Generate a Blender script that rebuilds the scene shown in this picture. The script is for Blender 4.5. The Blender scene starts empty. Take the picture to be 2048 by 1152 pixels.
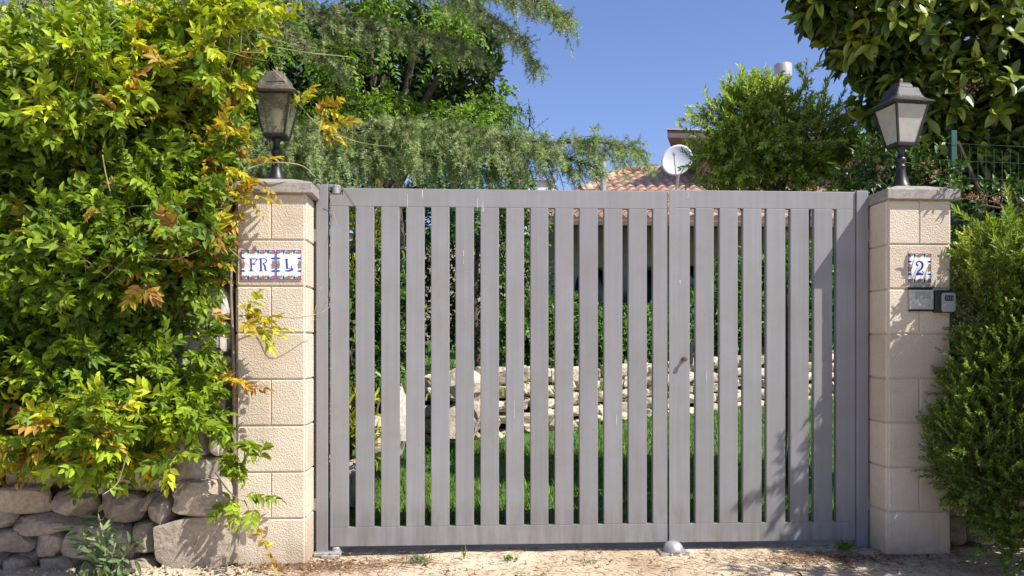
import bpy, bmesh, math
import numpy as np
from mathutils import Vector, Matrix, Euler

# ------------------------------------------------------------------ camera, sky, sun, exposure
scene = bpy.context.scene
COL = scene.collection
F = 1640.0                     # focal length in pixels of a 2048 wide picture
PHI = math.radians(3.2)        # camera turned slightly to the right of the wall's normal
EYE = 1.185
HORIZON = 690.0
cam_data = bpy.data.cameras.new("camera")
cam = bpy.data.objects.new("camera", cam_data)
COL.objects.link(cam)
cam.location = (0, 0, EYE)
cam.rotation_euler = (math.pi / 2, 0, -PHI)
cam_data.sensor_width = 36.0
cam_data.lens = F / 2048 * 36.0
cam_data.shift_y = (HORIZON - 576.0) / 2048
cam_data.clip_start = 0.05
cam_data.clip_end = 2000
scene.camera = cam

SUN = Vector((1.50, -1.0, 2.15)).normalized()
world = bpy.data.worlds.new("World")
scene.world = world
world.use_nodes = True
wn = world.node_tree
for n in list(wn.nodes):
    wn.nodes.remove(n)
wo = wn.nodes.new("ShaderNodeOutputWorld")
wb = wn.nodes.new("ShaderNodeBackground")
ws = wn.nodes.new("ShaderNodeTexSky")
ws.sky_type = 'NISHITA'
ws.sun_disc = False
ws.sun_elevation = math.asin(SUN.z)
ws.sun_rotation = math.atan2(SUN.x, SUN.y)
ws.altitude = 0
ws.air_density = 1.0
ws.dust_density = 0.6
ws.ozone_density = 4.0
wb.inputs['Strength'].default_value = 0.105
wm = wn.nodes.new("ShaderNodeMix")
wm.data_type, wm.blend_type = 'RGBA', 'MULTIPLY'
wm.inputs[0].default_value = 1.0
wm.inputs[7].default_value = (1.0, 0.94, 1.12, 1)      # the photographed sky leans to violet blue
wn.links.new(ws.outputs[0], wm.inputs[6])
wn.links.new(wm.outputs[2], wb.inputs['Color'])
wn.links.new(wb.outputs[0], wo.inputs['Surface'])

sl = bpy.data.lights.new("sun", 'SUN')
sl.energy = 4.9
sl.angle = math.radians(0.53)
sl.color = (1.0, 0.95, 0.87)
so = bpy.data.objects.new("sun", sl)
COL.objects.link(so)
so.location = (6, -4, 9)
so.rotation_euler = (-SUN).to_track_quat('-Z', 'Y').to_euler()

scene.view_settings.view_transform = 'Standard'
scene.view_settings.look = 'None'
scene.view_settings.exposure = 0.63
scene.view_settings.gamma = 1.0
scene.view_settings.use_curve_mapping = False
scene.cycles.max_bounces = 8
scene.cycles.transparent_max_bounces = 12

# ------------------------------------------------------------------ helpers
_c, _s = math.cos(PHI), math.sin(PHI)


def P(px, py, Y):
    """World point on the vertical plane y = Y that the photograph shows at pixel (px, py)."""
    xr = (px - 1024.0) / F
    Zc = Y / (_c - _s * xr)
    return Vector(((_s + _c * xr) * Zc, Y, EYE - (py - HORIZON) / F * Zc))


def PX(px, Y):
    return P(px, HORIZON, Y).x


def PZ(px, py, Y):
    return P(px, py, Y).z


def tag(o, label=None, cat=None, group=None, kind=None):
    if label: o["label"] = label
    if cat: o["category"] = cat
    if group: o["group"] = group
    if kind: o["kind"] = kind
    return o


def empty(name, loc, label, cat, group=None):
    o = bpy.data.objects.new(name, None)
    COL.objects.link(o)
    o.location = loc
    o.empty_display_size = 0.1
    return tag(o, label, cat, group)


def put(name, me, mats, parent=None):
    o = bpy.data.objects.new(name, me)
    COL.objects.link(o)
    for m in (mats if isinstance(mats, (list, tuple)) else [mats]):
        me.materials.append(m)
    if parent is not None:
        o.parent = parent
        if parent.type == 'EMPTY':
            o.matrix_parent_inverse = Matrix.Translation(-Vector(parent.location))
    return o


def bigmesh(name, V, Fa, mats, parent=None, smooth=True, leaf=None):
    """Mesh from numpy arrays: V (n,3), Fa (m,k)."""
    V = np.ascontiguousarray(V, dtype=np.float32).reshape(-1, 3)
    Fa = np.ascontiguousarray(Fa, dtype=np.int32)
    me = bpy.data.meshes.new(name)
    me.vertices.add(len(V))
    me.vertices.foreach_set("co", V.ravel())
    m, k = Fa.shape
    me.loops.add(m * k)
    me.loops.foreach_set("vertex_index", Fa.ravel())
    me.polygons.add(m)
    me.polygons.foreach_set("loop_start", np.arange(0, m * k, k, dtype=np.int32))
    me.polygons.foreach_set("loop_total", np.full(m, k, dtype=np.int32))
    me.polygons.foreach_set("use_smooth", np.full(m, smooth, dtype=bool))
    if leaf is not None:
        a = me.attributes.new("leaf", 'FLOAT_VECTOR', 'POINT')
        a.data.foreach_set("vector", np.ascontiguousarray(leaf, dtype=np.float32).ravel())
    me.update(calc_edges=True)
    me.validate()
    return put(name, me, mats, parent)


class MB:
    """Collects simple shapes into one mesh."""

    def __init__(self):
        self.v, self.f, self.m = [], [], []
        self.mi = 0

    def add(self, vs, fs):
        o = len(self.v)
        self.v += [tuple(v) for v in vs]
        self.f += [tuple(i + o for i in f) for f in fs]
        self.m += [self.mi] * len(fs)
        return self

    def box(self, a, b):
        x0, y0, z0 = a
        x1, y1, z1 = b
        x0, x1 = min(x0, x1), max(x0, x1)
        y0, y1 = min(y0, y1), max(y0, y1)
        z0, z1 = min(z0, z1), max(z0, z1)
        v = [(x0, y0, z0), (x1, y0, z0), (x1, y1, z0), (x0, y1, z0), (x0, y0, z1), (x1, y0, z1), (x1, y1, z1), (x0, y1, z1)]
        return self.add(v, [(3, 2, 1, 0), (4, 5, 6, 7), (0, 1, 5, 4), (1, 2, 6, 5), (2, 3, 7, 6), (3, 0, 4, 7)])

    def prism(self, pts, y0, y1):
        """Polygon in XZ, extruded from y0 (front) to y1."""
        n = len(pts)
        v = [(x, y0, z) for x, z in pts] + [(x, y1, z) for x, z in pts]
        f = [tuple(range(n)), tuple(range(2 * n - 1, n - 1, -1))]
        f += [(i, i + n, (i + 1) % n + n, (i + 1) % n) for i in range(n)]
        return self.add(v, f)

    def loft(self, rings, cap=True):
        n = len(rings[0])
        v = [p for r in rings for p in r]
        f = []
        for k in range(len(rings) - 1):
            for i in range(n):
                j = (i + 1) % n
                f.append((k * n + i, k * n + j, (k + 1) * n + j, (k + 1) * n + i))
        if cap:
            f.append(tuple(range(n - 1, -1, -1)))
            f.append(tuple(range((len(rings) - 1) * n, len(rings) * n)))
        return self.add(v, f)

    def lathe(self, c, prof, n=20, axis='z'):
        rings = []
        for r, h in prof:
            ring = []
            for i in range(n):
                a = 2 * math.pi * i / n
                u, w = r * math.cos(a), r * math.sin(a)
                if axis == 'z': ring.append((c[0] + u, c[1] + w, c[2] + h))
                elif axis == 'y': ring.append((c[0] + u, c[1] - h, c[2] + w))
                else: ring.append((c[0] + h, c[1] + u, c[2] + w))
            rings.append(ring)
        return self.loft(rings)

    def tube(self, pts, rad, n=6):
        pts = [Vector(p) for p in pts]
        if not isinstance(rad, (list, tuple)):
            rad = [rad] * len(pts)
        rings = []
        up = Vector((0.3, 0.2, 1)).normalized()
        for i, p in enumerate(pts):
            t = (pts[min(i + 1, len(pts) - 1)] - pts[max(i - 1, 0)]).normalized()
            a = t.cross(up)
            if a.length < 1e-3: a = t.cross(Vector((1, 0, 0)))
            a.normalize()
            b = t.cross(a)
            rings.append([tuple(p + (a * math.cos(2 * math.pi * k / n) + b * math.sin(2 * math.pi * k / n)) * rad[i]) for k in range(n)])
        return self.loft(rings)

    def build(self, name, mats, parent=None, bevel=0, seg=1, smooth=False, move=None):
        bm = bmesh.new()
        vs = [bm.verts.new(v) for v in self.v]
        for f, mi in zip(self.f, self.m):
            try:
                q = bm.faces.new([vs[i] for i in f])
                q.material_index = mi
                q.smooth = smooth
            except ValueError:
                pass
        bmesh.ops.recalc_face_normals(bm, faces=bm.faces)
        if bevel:
            es = [e for e in bm.edges if len(e.link_faces) == 2 and e.calc_face_angle(0) > 0.6]
            bmesh.ops.bevel(bm, geom=es, offset=bevel, segments=seg, profile=0.6, affect='EDGES', clamp_overlap=True)
            if smooth:
                for q in bm.faces: q.smooth = True
        if move is not None:
            bmesh.ops.transform(bm, matrix=move, verts=bm.verts)
        me = bpy.data.meshes.new(name)
        bm.to_mesh(me)
        bm.free()
        return put(name, me, mats, parent)


def ribbon(pts, w):
    """Flat stroke polygon quads in 2-D: list of quads for a polyline with widths."""
    out = []
    n = len(pts)
    L, R = [], []
    for i in range(n):
        a = pts[max(i - 1, 0)]
        b = pts[min(i + 1, n - 1)]
        tx, ty = b[0] - a[0], b[1] - a[1]
        l = math.hypot(tx, ty) or 1
        nx, ny = -ty / l, tx / l
        h = (w[i] if isinstance(w, (list, tuple)) else w) / 2
        L.append((pts[i][0] + nx * h, pts[i][1] + ny * h))
        R.append((pts[i][0] - nx * h, pts[i][1] - ny * h))
    for i in range(n - 1):
        out.append([L[i], L[i + 1], R[i + 1], R[i]])
    return out


def smooth_line(pts, n=24):
    """Catmull-Rom through points of any dimension."""
    p = np.array(pts, float)
    p = np.vstack([2 * p[0] - p[1], p, 2 * p[-1] - p[-2]])
    out = []
    k = len(p) - 3
    for t in np.linspace(0, k - 1e-6, n):
        i = int(t)
        u = t - i
        a, b, c, d = p[i], p[i + 1], p[i + 2], p[i + 3]
        out.append(0.5 * (2 * b + (c - a) * u + (2 * a - 5 * b + 4 * c - d) * u * u + (3 * b - a - 3 * c + d) * u ** 3))
    return np.array(out)


def vnoise(p, seed=0):
    """Vectorised 3-D value noise in -1..1."""
    p = np.asarray(p, float)
    i = np.floor(p).astype(np.int64)
    f = p - i
    f = f * f * (3 - 2 * f)

    def h(a):
        q = (a[..., 0] * 374761393 + a[..., 1] * 668265263 + a[..., 2] * 2147483647 + seed * 974711) & 0xffffffff
        q = ((q ^ (q >> 13)) * 1274126177) & 0xffffffff
        q = q ^ (q >> 16)
        return (q & 0xffff) / 32767.5 - 1

    r = 0
    for dx in (0, 1):
        for dy in (0, 1):
            for dz in (0, 1):
                w = (f[..., 0] if dx else 1 - f[..., 0]) * (f[..., 1] if dy else 1 - f[..., 1]) * (f[..., 2] if dz else 1 - f[..., 2])
                r = r + w * h(i + np.array((dx, dy, dz)))
    return r


def nrm(a):
    return a / (np.linalg.norm(a, axis=-1, keepdims=True) + 1e-9)


# ------------------------------------------------------------------ materials
def new_mat(name):
    m = bpy.data.materials.new(name)
    m.use_nodes = True
    nt = m.node_tree
    bs = nt.nodes['Principled BSDF']
    return m, nt, bs


def N(nt, t, **kw):
    n = nt.nodes.new(t)
    for k, v in kw.items():
        setattr(n, k, v)
    return n


def coords(nt, scale=(1, 1, 1)):
    tc = N(nt, "ShaderNodeTexCoord")
    mp = N(nt, "ShaderNodeMapping")
    mp.inputs['Scale'].default_value = scale
    nt.links.new(tc.outputs['Object'], mp.inputs['Vector'])
    return mp.outputs[0]


def noise(nt, vec, scale, detail=4, rough=0.6):
    n = N(nt, "ShaderNodeTexNoise")
    n.inputs['Scale'].default_value = scale
    n.inputs['Detail'].default_value = detail
    n.inputs['Roughness'].default_value = rough
    nt.links.new(vec, n.inputs['Vector'])
    return n.outputs['Fac']


def ramp(nt, fac, stops):
    r = N(nt, "ShaderNodeValToRGB")
    e = r.color_ramp.elements
    while len(e) < len(stops): e.new(0.5)
    for k, (p, c) in enumerate(stops):
        e[k].position = p
        e[k].color = (*c, 1) if len(c) == 3 else c
    nt.links.new(fac, r.inputs['Fac'])
    return r.outputs['Color']


def mixc(nt, fac, a, b, mode='MIX'):
    m = N(nt, "ShaderNodeMix", data_type='RGBA', blend_type=mode)
    for sock, v in ((m.inputs[0], fac), (m.inputs[6], a), (m.inputs[7], b)):
        if isinstance(v, (int, float)): sock.default_value = v
        elif isinstance(v, tuple): sock.default_value = (*v, 1)
        else: nt.links.new(v, sock)
    return m.outputs[2]


def bump(nt, h, strength, dist, bs, prev=None):
    b = N(nt, "ShaderNodeBump")
    b.inputs['Strength'].default_value = strength
    b.inputs['Distance'].default_value = dist
    nt.links.new(h, b.inputs['Height'])
    if prev is not None: nt.links.new(prev, b.inputs['Normal'])
    if bs is not None: nt.links.new(b.outputs[0], bs.inputs['Normal'])
    return b.outputs[0]


def simple(name, c, rough=0.5, metal=0.0, var=0.12, vscale=18, bstr=0.0, bscale=60, bdist=0.002, spec=None):
    m, nt, bs = new_mat(name)
    v = coords(nt)
    d = tuple(x * (1 - var) for x in c)
    b = tuple(min(1, x * (1 + var)) for x in c)
    col = ramp(nt, noise(nt, v, vscale, 5), [(0.3, d), (0.7, b)])
    nt.links.new(col, bs.inputs['Base Color'])
    bs.inputs['Roughness'].default_value = rough
    bs.inputs['Metallic'].default_value = metal
    if spec is not None: bs.inputs['Specular IOR Level'].default_value = spec
    if bstr: bump(nt, noise(nt, v, bscale, 4), bstr, bdist, bs)
    return m


def leaf_mat(name, stops, trans=0.3, rough=0.42, spec=0.4, midrib=None, spots=None, tcol=(1.25, 1.3, 0.45)):
    m, nt, bs = new_mat(name)
    at = N(nt, "ShaderNodeAttribute", attribute_name="leaf")
    sp = N(nt, "ShaderNodeSeparateXYZ")
    nt.links.new(at.outputs['Vector'], sp.inputs[0])
    col = ramp(nt, sp.outputs[0], stops)
    # each leaf a little different from the next
    hs = N(nt, "ShaderNodeHueSaturation")
    mr = N(nt, "ShaderNodeMapRange")
    mr.inputs[3].default_value = 0.62
    mr.inputs[4].default_value = 1.38
    nt.links.new(sp.outputs[2], mr.inputs[0])
    nt.links.new(mr.outputs[0], hs.inputs['Value'])
    nt.links.new(col, hs.inputs['Color'])
    col = hs.outputs[0]
    if spots:
        tc2 = N(nt, "ShaderNodeTexCoord")
        sn = noise(nt, tc2.outputs['Object'], 42, 3, 0.7)
        sf = ramp(nt, sn, [(0.64, (0, 0, 0)), (0.72, (0.55, 0.55, 0.55))])
        col = mixc(nt, sf, col, spots)
    if midrib:
        f = ramp(nt, sp.outputs[1], [(0.0, (1, 1, 1)), (0.12, (0, 0, 0))])
        col = mixc(nt, f, col, midrib)
    nt.links.new(col, bs.inputs['Base Color'])
    bs.inputs['Roughness'].default_value = rough
    bs.inputs['Specular IOR Level'].default_value = spec
    tr = N(nt, "ShaderNodeBsdfTranslucent")
    nt.links.new(mixc(nt, 1.0, col, tcol, 'MULTIPLY'), tr.inputs['Color'])
    mx = N(nt, "ShaderNodeMixShader")
    mx.inputs[0].default_value = trans
    nt.links.new(bs.outputs[0], mx.inputs[1])
    nt.links.new(tr.outputs[0], mx.inputs[2])
    nt.links.new(mx.outputs[0], nt.nodes['Material Output'].inputs['Surface'])
    return m


# painted steel of the gate: grey with faint vertical streaks, blotches and scuffs
def gate_paint(name, c0, c1):
    m, nt, bs = new_mat(name)
    v = coords(nt)
    st = noise(nt, coords(nt, (38, 38, 0.9)), 1.0, 5, 0.7)
    bl = noise(nt, v, 3.2, 6, 0.65)
    col = ramp(nt, st, [(0.25, c0), (0.75, c1)])
    col = mixc(nt, ramp(nt, bl, [(0.38, (0, 0, 0)), (0.68, (0.7, 0.7, 0.7))]), col, (0.205, 0.195, 0.18))
    isl = N(nt, "ShaderNodeNewGeometry")
    col = mixc(nt, 1.0, col, ramp(nt, isl.outputs['Random Per Island'], [(0.0, (0.93, 0.93, 0.93)), (1.0, (1.05, 1.05, 1.05))]), 'MULTIPLY')
    fine = noise(nt, v, 260, 3)
    col = mixc(nt, ramp(nt, fine, [(0.3, (0.06, 0.06, 0.06)), (0.7, (0.0, 0.0, 0.0))]), col, (0.1, 0.1, 0.1))
    # rain-washed dirt low on the rails and near the top
    dr = noise(nt, coords(nt, (26, 26, 3.0)), 1.0, 4, 0.6)
    sx = N(nt, "ShaderNodeSeparateXYZ")
    tc = N(nt, "ShaderNodeTexCoord")
    nt.links.new(tc.outputs['Object'], sx.inputs[0])
    low = ramp(nt, sx.outputs[2], [(0.0, (1, 1, 1)), (0.22, (0.75, 0.75, 0.75)), (0.30, (0, 0, 0))])
    k = mixc(nt, 1.0, low, ramp(nt, dr, [(0.40, (0, 0, 0)), (0.62, (0.75, 0.75, 0.75))]), 'MULTIPLY')
    col = mixc(nt, k, col, (0.16, 0.15, 0.14))
    sp = N(nt, "ShaderNodeTexVoronoi")
    sp.inputs['Scale'].default_value = 9
    nt.links.new(v, sp.inputs['Vector'])
    spot = ramp(nt, sp.outputs['Distance'], [(0.02, (0.5, 0.5, 0.5)), (0.05, (0, 0, 0))])
    col = mixc(nt, spot, col, (0.12, 0.115, 0.11))
    nt.links.new(col, bs.inputs['Base Color'])
    nt.links.new(ramp(nt, bl, [(0.3, (0.38, 0.38, 0.38)), (0.7, (0.6, 0.6, 0.6))]), bs.inputs['Roughness'])
    bump(nt, noise(nt, v, 500, 2), 0.12, 0.001, bs)
    return m


def stone_mat(name, stops, scale=7, bstr=0.5, bdist=0.012, rough=0.9, bscale=26):
    m, nt, bs = new_mat(name)
    v = coords(nt)
    a = noise(nt, v, scale, 7, 0.65)
    b = noise(nt, v, scale * 7, 5, 0.7)
    col = ramp(nt, a, stops)
    col = mixc(nt, ramp(nt, b, [(0.38, (0.55, 0.55, 0.55)), (0.6, (0, 0, 0))]), col, tuple(x * 0.55 for x in stops[0][1]))
    at = N(nt, "ShaderNodeAttribute", attribute_name="leaf")
    sp = N(nt, "ShaderNodeSeparateXYZ")
    nt.links.new(at.outputs['Vector'], sp.inputs[0])
    hs = N(nt, "ShaderNodeHueSaturation")
    mr = N(nt, "ShaderNodeMapRange")
    mr.inputs[3].default_value = 0.72
    mr.inputs[4].default_value = 1.25
    nt.links.new(sp.outputs[0], mr.inputs[0])
    nt.links.new(mr.outputs[0], hs.inputs['Value'])
    nt.links.new(col, hs.inputs['Color'])
    nt.links.new(hs.outputs[0], bs.inputs['Base Color'])
    bs.inputs['Roughness'].default_value = rough
    bs.inputs['Specular IOR Level'].default_value = 0.2
    n1 = bump(nt, noise(nt, v, bscale, 6, 0.7), bstr, bdist, None)
    bump(nt, noise(nt, v, bscale * 7, 3), 0.5, 0.003, bs, n1)
    return m


def rustic_block(name):
    m, nt, bs = new_mat(name)
    v = coords(nt)
    a = noise(nt, v, 2.6, 6, 0.6)
    col = ramp(nt, a, [(0.3, (0.58, 0.49, 0.375)), (0.5, (0.665, 0.58, 0.46)), (0.75, (0.71, 0.635, 0.525))])
    f = noise(nt, v, 150, 3)
    col = mixc(nt, ramp(nt, f, [(0.33, (0.35, 0.35, 0.35)), (0.5, (0, 0, 0))]), col, (0.42, 0.31, 0.2))
    wear = noise(nt, coords(nt, (1.2, 1.2, 3.0)), 3.0, 5, 0.7)
    col = mixc(nt, ramp(nt, wear, [(0.55, (0, 0, 0)), (0.75, (0.28, 0.28, 0.28))]), col, (0.40, 0.36, 0.31))
    isl = N(nt, "ShaderNodeNewGeometry")
    col = mixc(nt, 1.0, col, ramp(nt, isl.outputs['Random Per Island'], [(0.0, (0.88, 0.86, 0.84)), (0.5, (1.0, 1.0, 1.0)), (1.0, (1.06, 1.05, 1.03))]), 'MULTIPLY')
    # rain streaks, and splashed earth near the ground
    run = noise(nt, coords(nt, (22, 22, 1.1)), 1.0, 5, 0.7)
    col = mixc(nt, ramp(nt, run, [(0.56, (0, 0, 0)), (0.78, (0.32, 0.32, 0.32))]), col, (0.33, 0.27, 0.21))
    tcz = N(nt, "ShaderNodeTexCoord")
    sz = N(nt, "ShaderNodeSeparateXYZ")
    nt.links.new(tcz.outputs['Object'], sz.inputs[0])
    foot = ramp(nt, sz.outputs[2], [(0.0, (0.75, 0.75, 0.75)), (0.06, (0.5, 0.5, 0.5)), (0.22, (0, 0, 0))])
    foot = mixc(nt, 1.0, foot, ramp(nt, noise(nt, v, 9, 5, 0.7), [(0.3, (0.2, 0.2, 0.2)), (0.65, (1, 1, 1))]), 'MULTIPLY')
    col = mixc(nt, foot, col, (0.30, 0.22, 0.145))
    nt.links.new(col, bs.inputs['Base Color'])
    bs.inputs['Roughness'].default_value = 0.92
    bs.inputs['Specular IOR Level'].default_value = 0.15
    vo = N(nt, "ShaderNodeTexVoronoi", feature='SMOOTH_F1')
    vo.inputs['Scale'].default_value = 130
    nt.links.new(v, vo.inputs['Vector'])
    n1 = bump(nt, vo.outputs['Distance'], 0.6, 0.005, None)
    bump(nt, noise(nt, v, 140, 4, 0.65), 0.7, 0.006, bs, n1)
    return m


M = {}
M['gate'] = gate_paint("gate_paint", (0.218, 0.217, 0.226), (0.282, 0.28, 0.29))
M['post'] = gate_paint("post_paint", (0.205, 0.203, 0.215), (0.265, 0.262, 0.275))
M['galv'] = simple("galvanised_steel", (0.42, 0.41, 0.40), 0.45, 0.5, 0.25, 30, 0.3, 120)
M['block'] = rustic_block("sandstone_block")
M['joint'] = simple("mortar", (0.60, 0.51, 0.41), 0.95, 0, 0.12, 12, 0.3, 90)
M['cap'] = stone_mat("cap_stone", [(0.3, (0.40, 0.37, 0.33)), (0.5, (0.52, 0.48, 0.42)), (0.75, (0.60, 0.54, 0.45))], 9, 0.5, 0.005, 0.9, 70)
M['lamp_metal'] = simple("black_lamp_metal", (0.016, 0.016, 0.018), 0.42, 0.0, 0.3, 40, 0.2, 140)


def lamp_roof_mat(name, stops):
    m, nt, bs = new_mat(name)
    v = coords(nt)
    col = ramp(nt, noise(nt, v, 16, 6, 0.7), stops)
    vo = N(nt, "ShaderNodeTexVoronoi")
    vo.inputs['Scale'].default_value = 55
    nt.links.new(v, vo.inputs['Vector'])
    col = mixc(nt, ramp(nt, vo.outputs['Distance'], [(0.10, (0.8, 0.8, 0.8)), (0.18, (0, 0, 0))]), col, (0.42, 0.40, 0.37))
    nt.links.new(col, bs.inputs['Base Color'])
    bs.inputs['Roughness'].default_value = 0.6
    bump(nt, noise(nt, v, 130, 3), 0.25, 0.002, bs)
    return m


M['lamp_roof_rusty'] = lamp_roof_mat("weathered_lamp_roof", [(0.35, (0.035, 0.035, 0.04)), (0.52, (0.09, 0.075, 0.065)), (0.72, (0.19, 0.145, 0.115))])
M['lamp_roof_black'] = lamp_roof_mat("black_lamp_roof", [(0.35, (0.022, 0.022, 0.025)), (0.55, (0.035, 0.033, 0.033)), (0.75, (0.07, 0.06, 0.055))])
M['finial'] = simple("rusty_finial", (0.33, 0.2, 0.13), 0.7)
M['bulb'] = simple("white_bulb_glass", (0.88, 0.83, 0.68), 0.35, 0, 0.03)
M['socket'] = simple("grey_socket", (0.2, 0.19, 0.18), 0.5)


def frosted(name, lo, hi):
    m, nt, bs = new_mat(name)
    v = coords(nt)
    bs.inputs['Base Color'].default_value = (0.60, 0.59, 0.54, 1)
    bs.inputs['Roughness'].default_value = 0.25
    tp = N(nt, "ShaderNodeBsdfTransparent")
    tp.inputs['Color'].default_value = (0.86, 0.85, 0.8, 1)
    mx = N(nt, "ShaderNodeMixShader")
    nt.links.new(ramp(nt, noise(nt, v, 22, 4), [(0.3, (lo, lo, lo)), (0.75, (hi, hi, hi))]), mx.inputs[0])
    nt.links.new(bs.outputs[0], mx.inputs[1])
    nt.links.new(tp.outputs[0], mx.inputs[2])
    nt.links.new(mx.outputs[0], nt.nodes['Material Output'].inputs['Surface'])
    return m


M['glass_clear'] = frosted("dusty_glass", 0.84, 0.95)
M['glass_frosted'] = frosted("frosted_glass", 0.42, 0.54)
M['tile_white'] = simple("white_glaze", (0.80, 0.80, 0.78), 0.2, 0, 0.03)
M['tile_blue'] = simple("cobalt_glaze", (0.025, 0.04, 0.33), 0.2, 0, 0.25, 120)
M['tile_red'] = simple("rose_glaze", (0.43, 0.12, 0.115), 0.25, 0, 0.45, 260)
M['tile_green'] = simple("leaf_glaze", (0.17, 0.27, 0.08), 0.25, 0, 0.3, 200)
M['silver'] = simple("brushed_aluminium", (0.50, 0.50, 0.49), 0.4, 0.6, 0.1, 50)
M['dark_plastic'] = simple("black_plastic", (0.02, 0.02, 0.022), 0.45, 0, 0.2)
M['grey_plastic'] = simple("grey_plastic", (0.33, 0.34, 0.36), 0.45, 0, 0.08)
M['window'] = simple("dark_display", (0.012, 0.018, 0.05), 0.12, 0, 0.2)
M['label_white'] = simple("name_strip", (0.5, 0.46, 0.44), 0.35, 0, 0.08)
M['wall_stone'] = stone_mat("field_stone", [(0.3, (0.33, 0.27, 0.21)), (0.5, (0.43, 0.365, 0.295)), (0.72, (0.50, 0.40, 0.30))], 6, 0.85, 0.02)
M['pale_stone'] = stone_mat("pale_limestone", [(0.3, (0.43, 0.39, 0.33)), (0.5, (0.58, 0.54, 0.47)), (0.75, (0.68, 0.64, 0.57))], 6, 0.6, 0.012)
M['cream_stone'] = stone_mat("cream_limestone", [(0.3, (0.42, 0.35, 0.25)), (0.5, (0.56, 0.49, 0.37)), (0.75, (0.66, 0.59, 0.48))], 5, 0.5, 0.015)
M['wall_core'] = simple("earth_between_stones", (0.12, 0.085, 0.055), 1.0, 0, 0.3, 20, 0.6, 40, 0.01)
M['bark'] = simple("brown_bark", (0.10, 0.07, 0.05), 0.95, 0, 0.4, 30, 0.8, 40, 0.01)
M['twig'] = simple("grey_brown_twig", (0.17, 0.12, 0.085), 0.9, 0, 0.3, 30)
M['vine_stem'] = simple("pale_vine_stem", (0.32, 0.30, 0.14), 0.7, 0, 0.3, 20)
M['old_stem'] = simple("old_vine_wood", (0.20, 0.16, 0.12), 0.9, 0, 0.3, 30, 0.6, 60, 0.004)
# ------------------------------------------------------------------ ground, lawn, terrace
def ground_mat():
    m, nt, bs = new_mat("dusty_concrete_ground")
    v = coords(nt)
    a = noise(nt, v, 1.7, 8, 0.65)
    col = ramp(nt, a, [(0.3, (0.38, 0.28, 0.18)), (0.48, (0.54, 0.44, 0.31)), (0.62, (0.62, 0.52, 0.38)), (0.8, (0.43, 0.33, 0.22))])
    b = noise(nt, coords(nt, (1.0, 2.6, 1)), 9, 8, 0.75)
    col = mixc(nt, ramp(nt, b, [(0.55, (0, 0, 0)), (0.67, (0.65, 0.65, 0.65))]), col, (0.20, 0.125, 0.075))
    c = noise(nt, v, 90, 4, 0.7)
    col = mixc(nt, ramp(nt, c, [(0.30, (0.6, 0.6, 0.6)), (0.45, (0, 0, 0))]), col, (0.22, 0.16, 0.11))
    vo = N(nt, "ShaderNodeTexVoronoi", feature='DISTANCE_TO_EDGE')
    vo.inputs['Scale'].default_value = 2.3
    wv = mixc(nt, 0.12, v, noise(nt, v, 5, 4))
    nt.links.new(wv, vo.inputs['Vector'])
    col = mixc(nt, ramp(nt, vo.outputs['Distance'], [(0.002, (0.55, 0.55, 0.55)), (0.008, (0, 0, 0))]), col, (0.13, 0.09, 0.06))
    nt.links.new(col, bs.inputs['Base Color'])
    bs.inputs['Roughness'].default_value = 0.95
    bs.inputs['Specular IOR Level'].default_value = 0.15
    n1 = bump(nt, b, 0.6, 0.012, None)
    bump(nt, c, 0.6, 0.005, bs, n1)
    return m


def lawn_mat():
    m, nt, bs = new_mat("lawn_soil_and_thatch")
    v = coords(nt)
    col = ramp(nt, noise(nt, v, 8, 6, 0.7), [(0.3, (0.035, 0.075, 0.015)), (0.55, (0.07, 0.14, 0.025)), (0.8, (0.11, 0.17, 0.035))])
    nt.links.new(col, bs.inputs['Base Color'])
    bs.inputs['Roughness'].default_value = 0.95
    bump(nt, noise(nt, v, 60, 4), 0.8, 0.02, bs)
    return m


M['ground'] = ground_mat()
M['lawn'] = lawn_mat()

# one sheet to the horizon, finer and slightly uneven by the gate
xs = np.concatenate([[-600, -200, -60, -20, -8, -4], np.arange(-3, 4.01, 0.05), [5, 8, 20, 60, 200, 600]])
ys = np.concatenate([[-300, -60, -20, -6, 0, 2, 3], np.arange(3.6, 5.0, 0.04), [5.5, 7, 10, 20, 60, 200, 900]])
gx, gy = np.meshgrid(xs, ys)
gz = 0.010 * vnoise(np.stack([gx * 1.7, gy * 1.7, gx * 0], -1), 3) + 0.006 * vnoise(np.stack([gx * 7, gy * 7, gx * 0], -1), 4)
inside = (np.abs(gx) < 4.2) & (gy > 3) & (gy < 5.2)
gz = np.where(inside, gz - 0.004, -0.02)
# loose earth heaped against the foot of the stone wall
gz = gz + np.where(inside, 0.02 * np.exp(-((gy - 4.36) / 0.14) ** 2) * np.clip((-1.12 - gx) / 0.15, 0, 1), 0)
nx, ny = len(xs), len(ys)
idx = np.arange(nx * ny).reshape(ny, nx)
Fq = np.stack([idx[:-1, :-1], idx[:-1, 1:], idx[1:, 1:], idx[1:, :-1]], -1).reshape(-1, 4)
tag(bigmesh("ground", np.stack([gx, gy, gz], -1).reshape(-1, 3), Fq, M['ground']), "pale dusty driveway ground with cracks and brown needles", "ground", kind="structure")


def lawn_z(x, y):
    return 0.0 + 0.04 * np.maximum(y - 4.9, 0)


bnd = smooth_line([(-1.95, 4.95), (-1.72, 6.0), (-1.15, 7.3), (-0.42, 8.45), (2.7, 10.7), (6.2, 13.2), (14, 18.5)], 90)   # line of the garden walls
far = smooth_line([(-14, 5.0), (-14, 7), (-14, 10), (-12, 26), (-2, 34), (12, 40), (40, 44)], 90)


def terrace_z(d):
    return 0.62 + 0.065 * np.minimum(d, 11)


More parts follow.
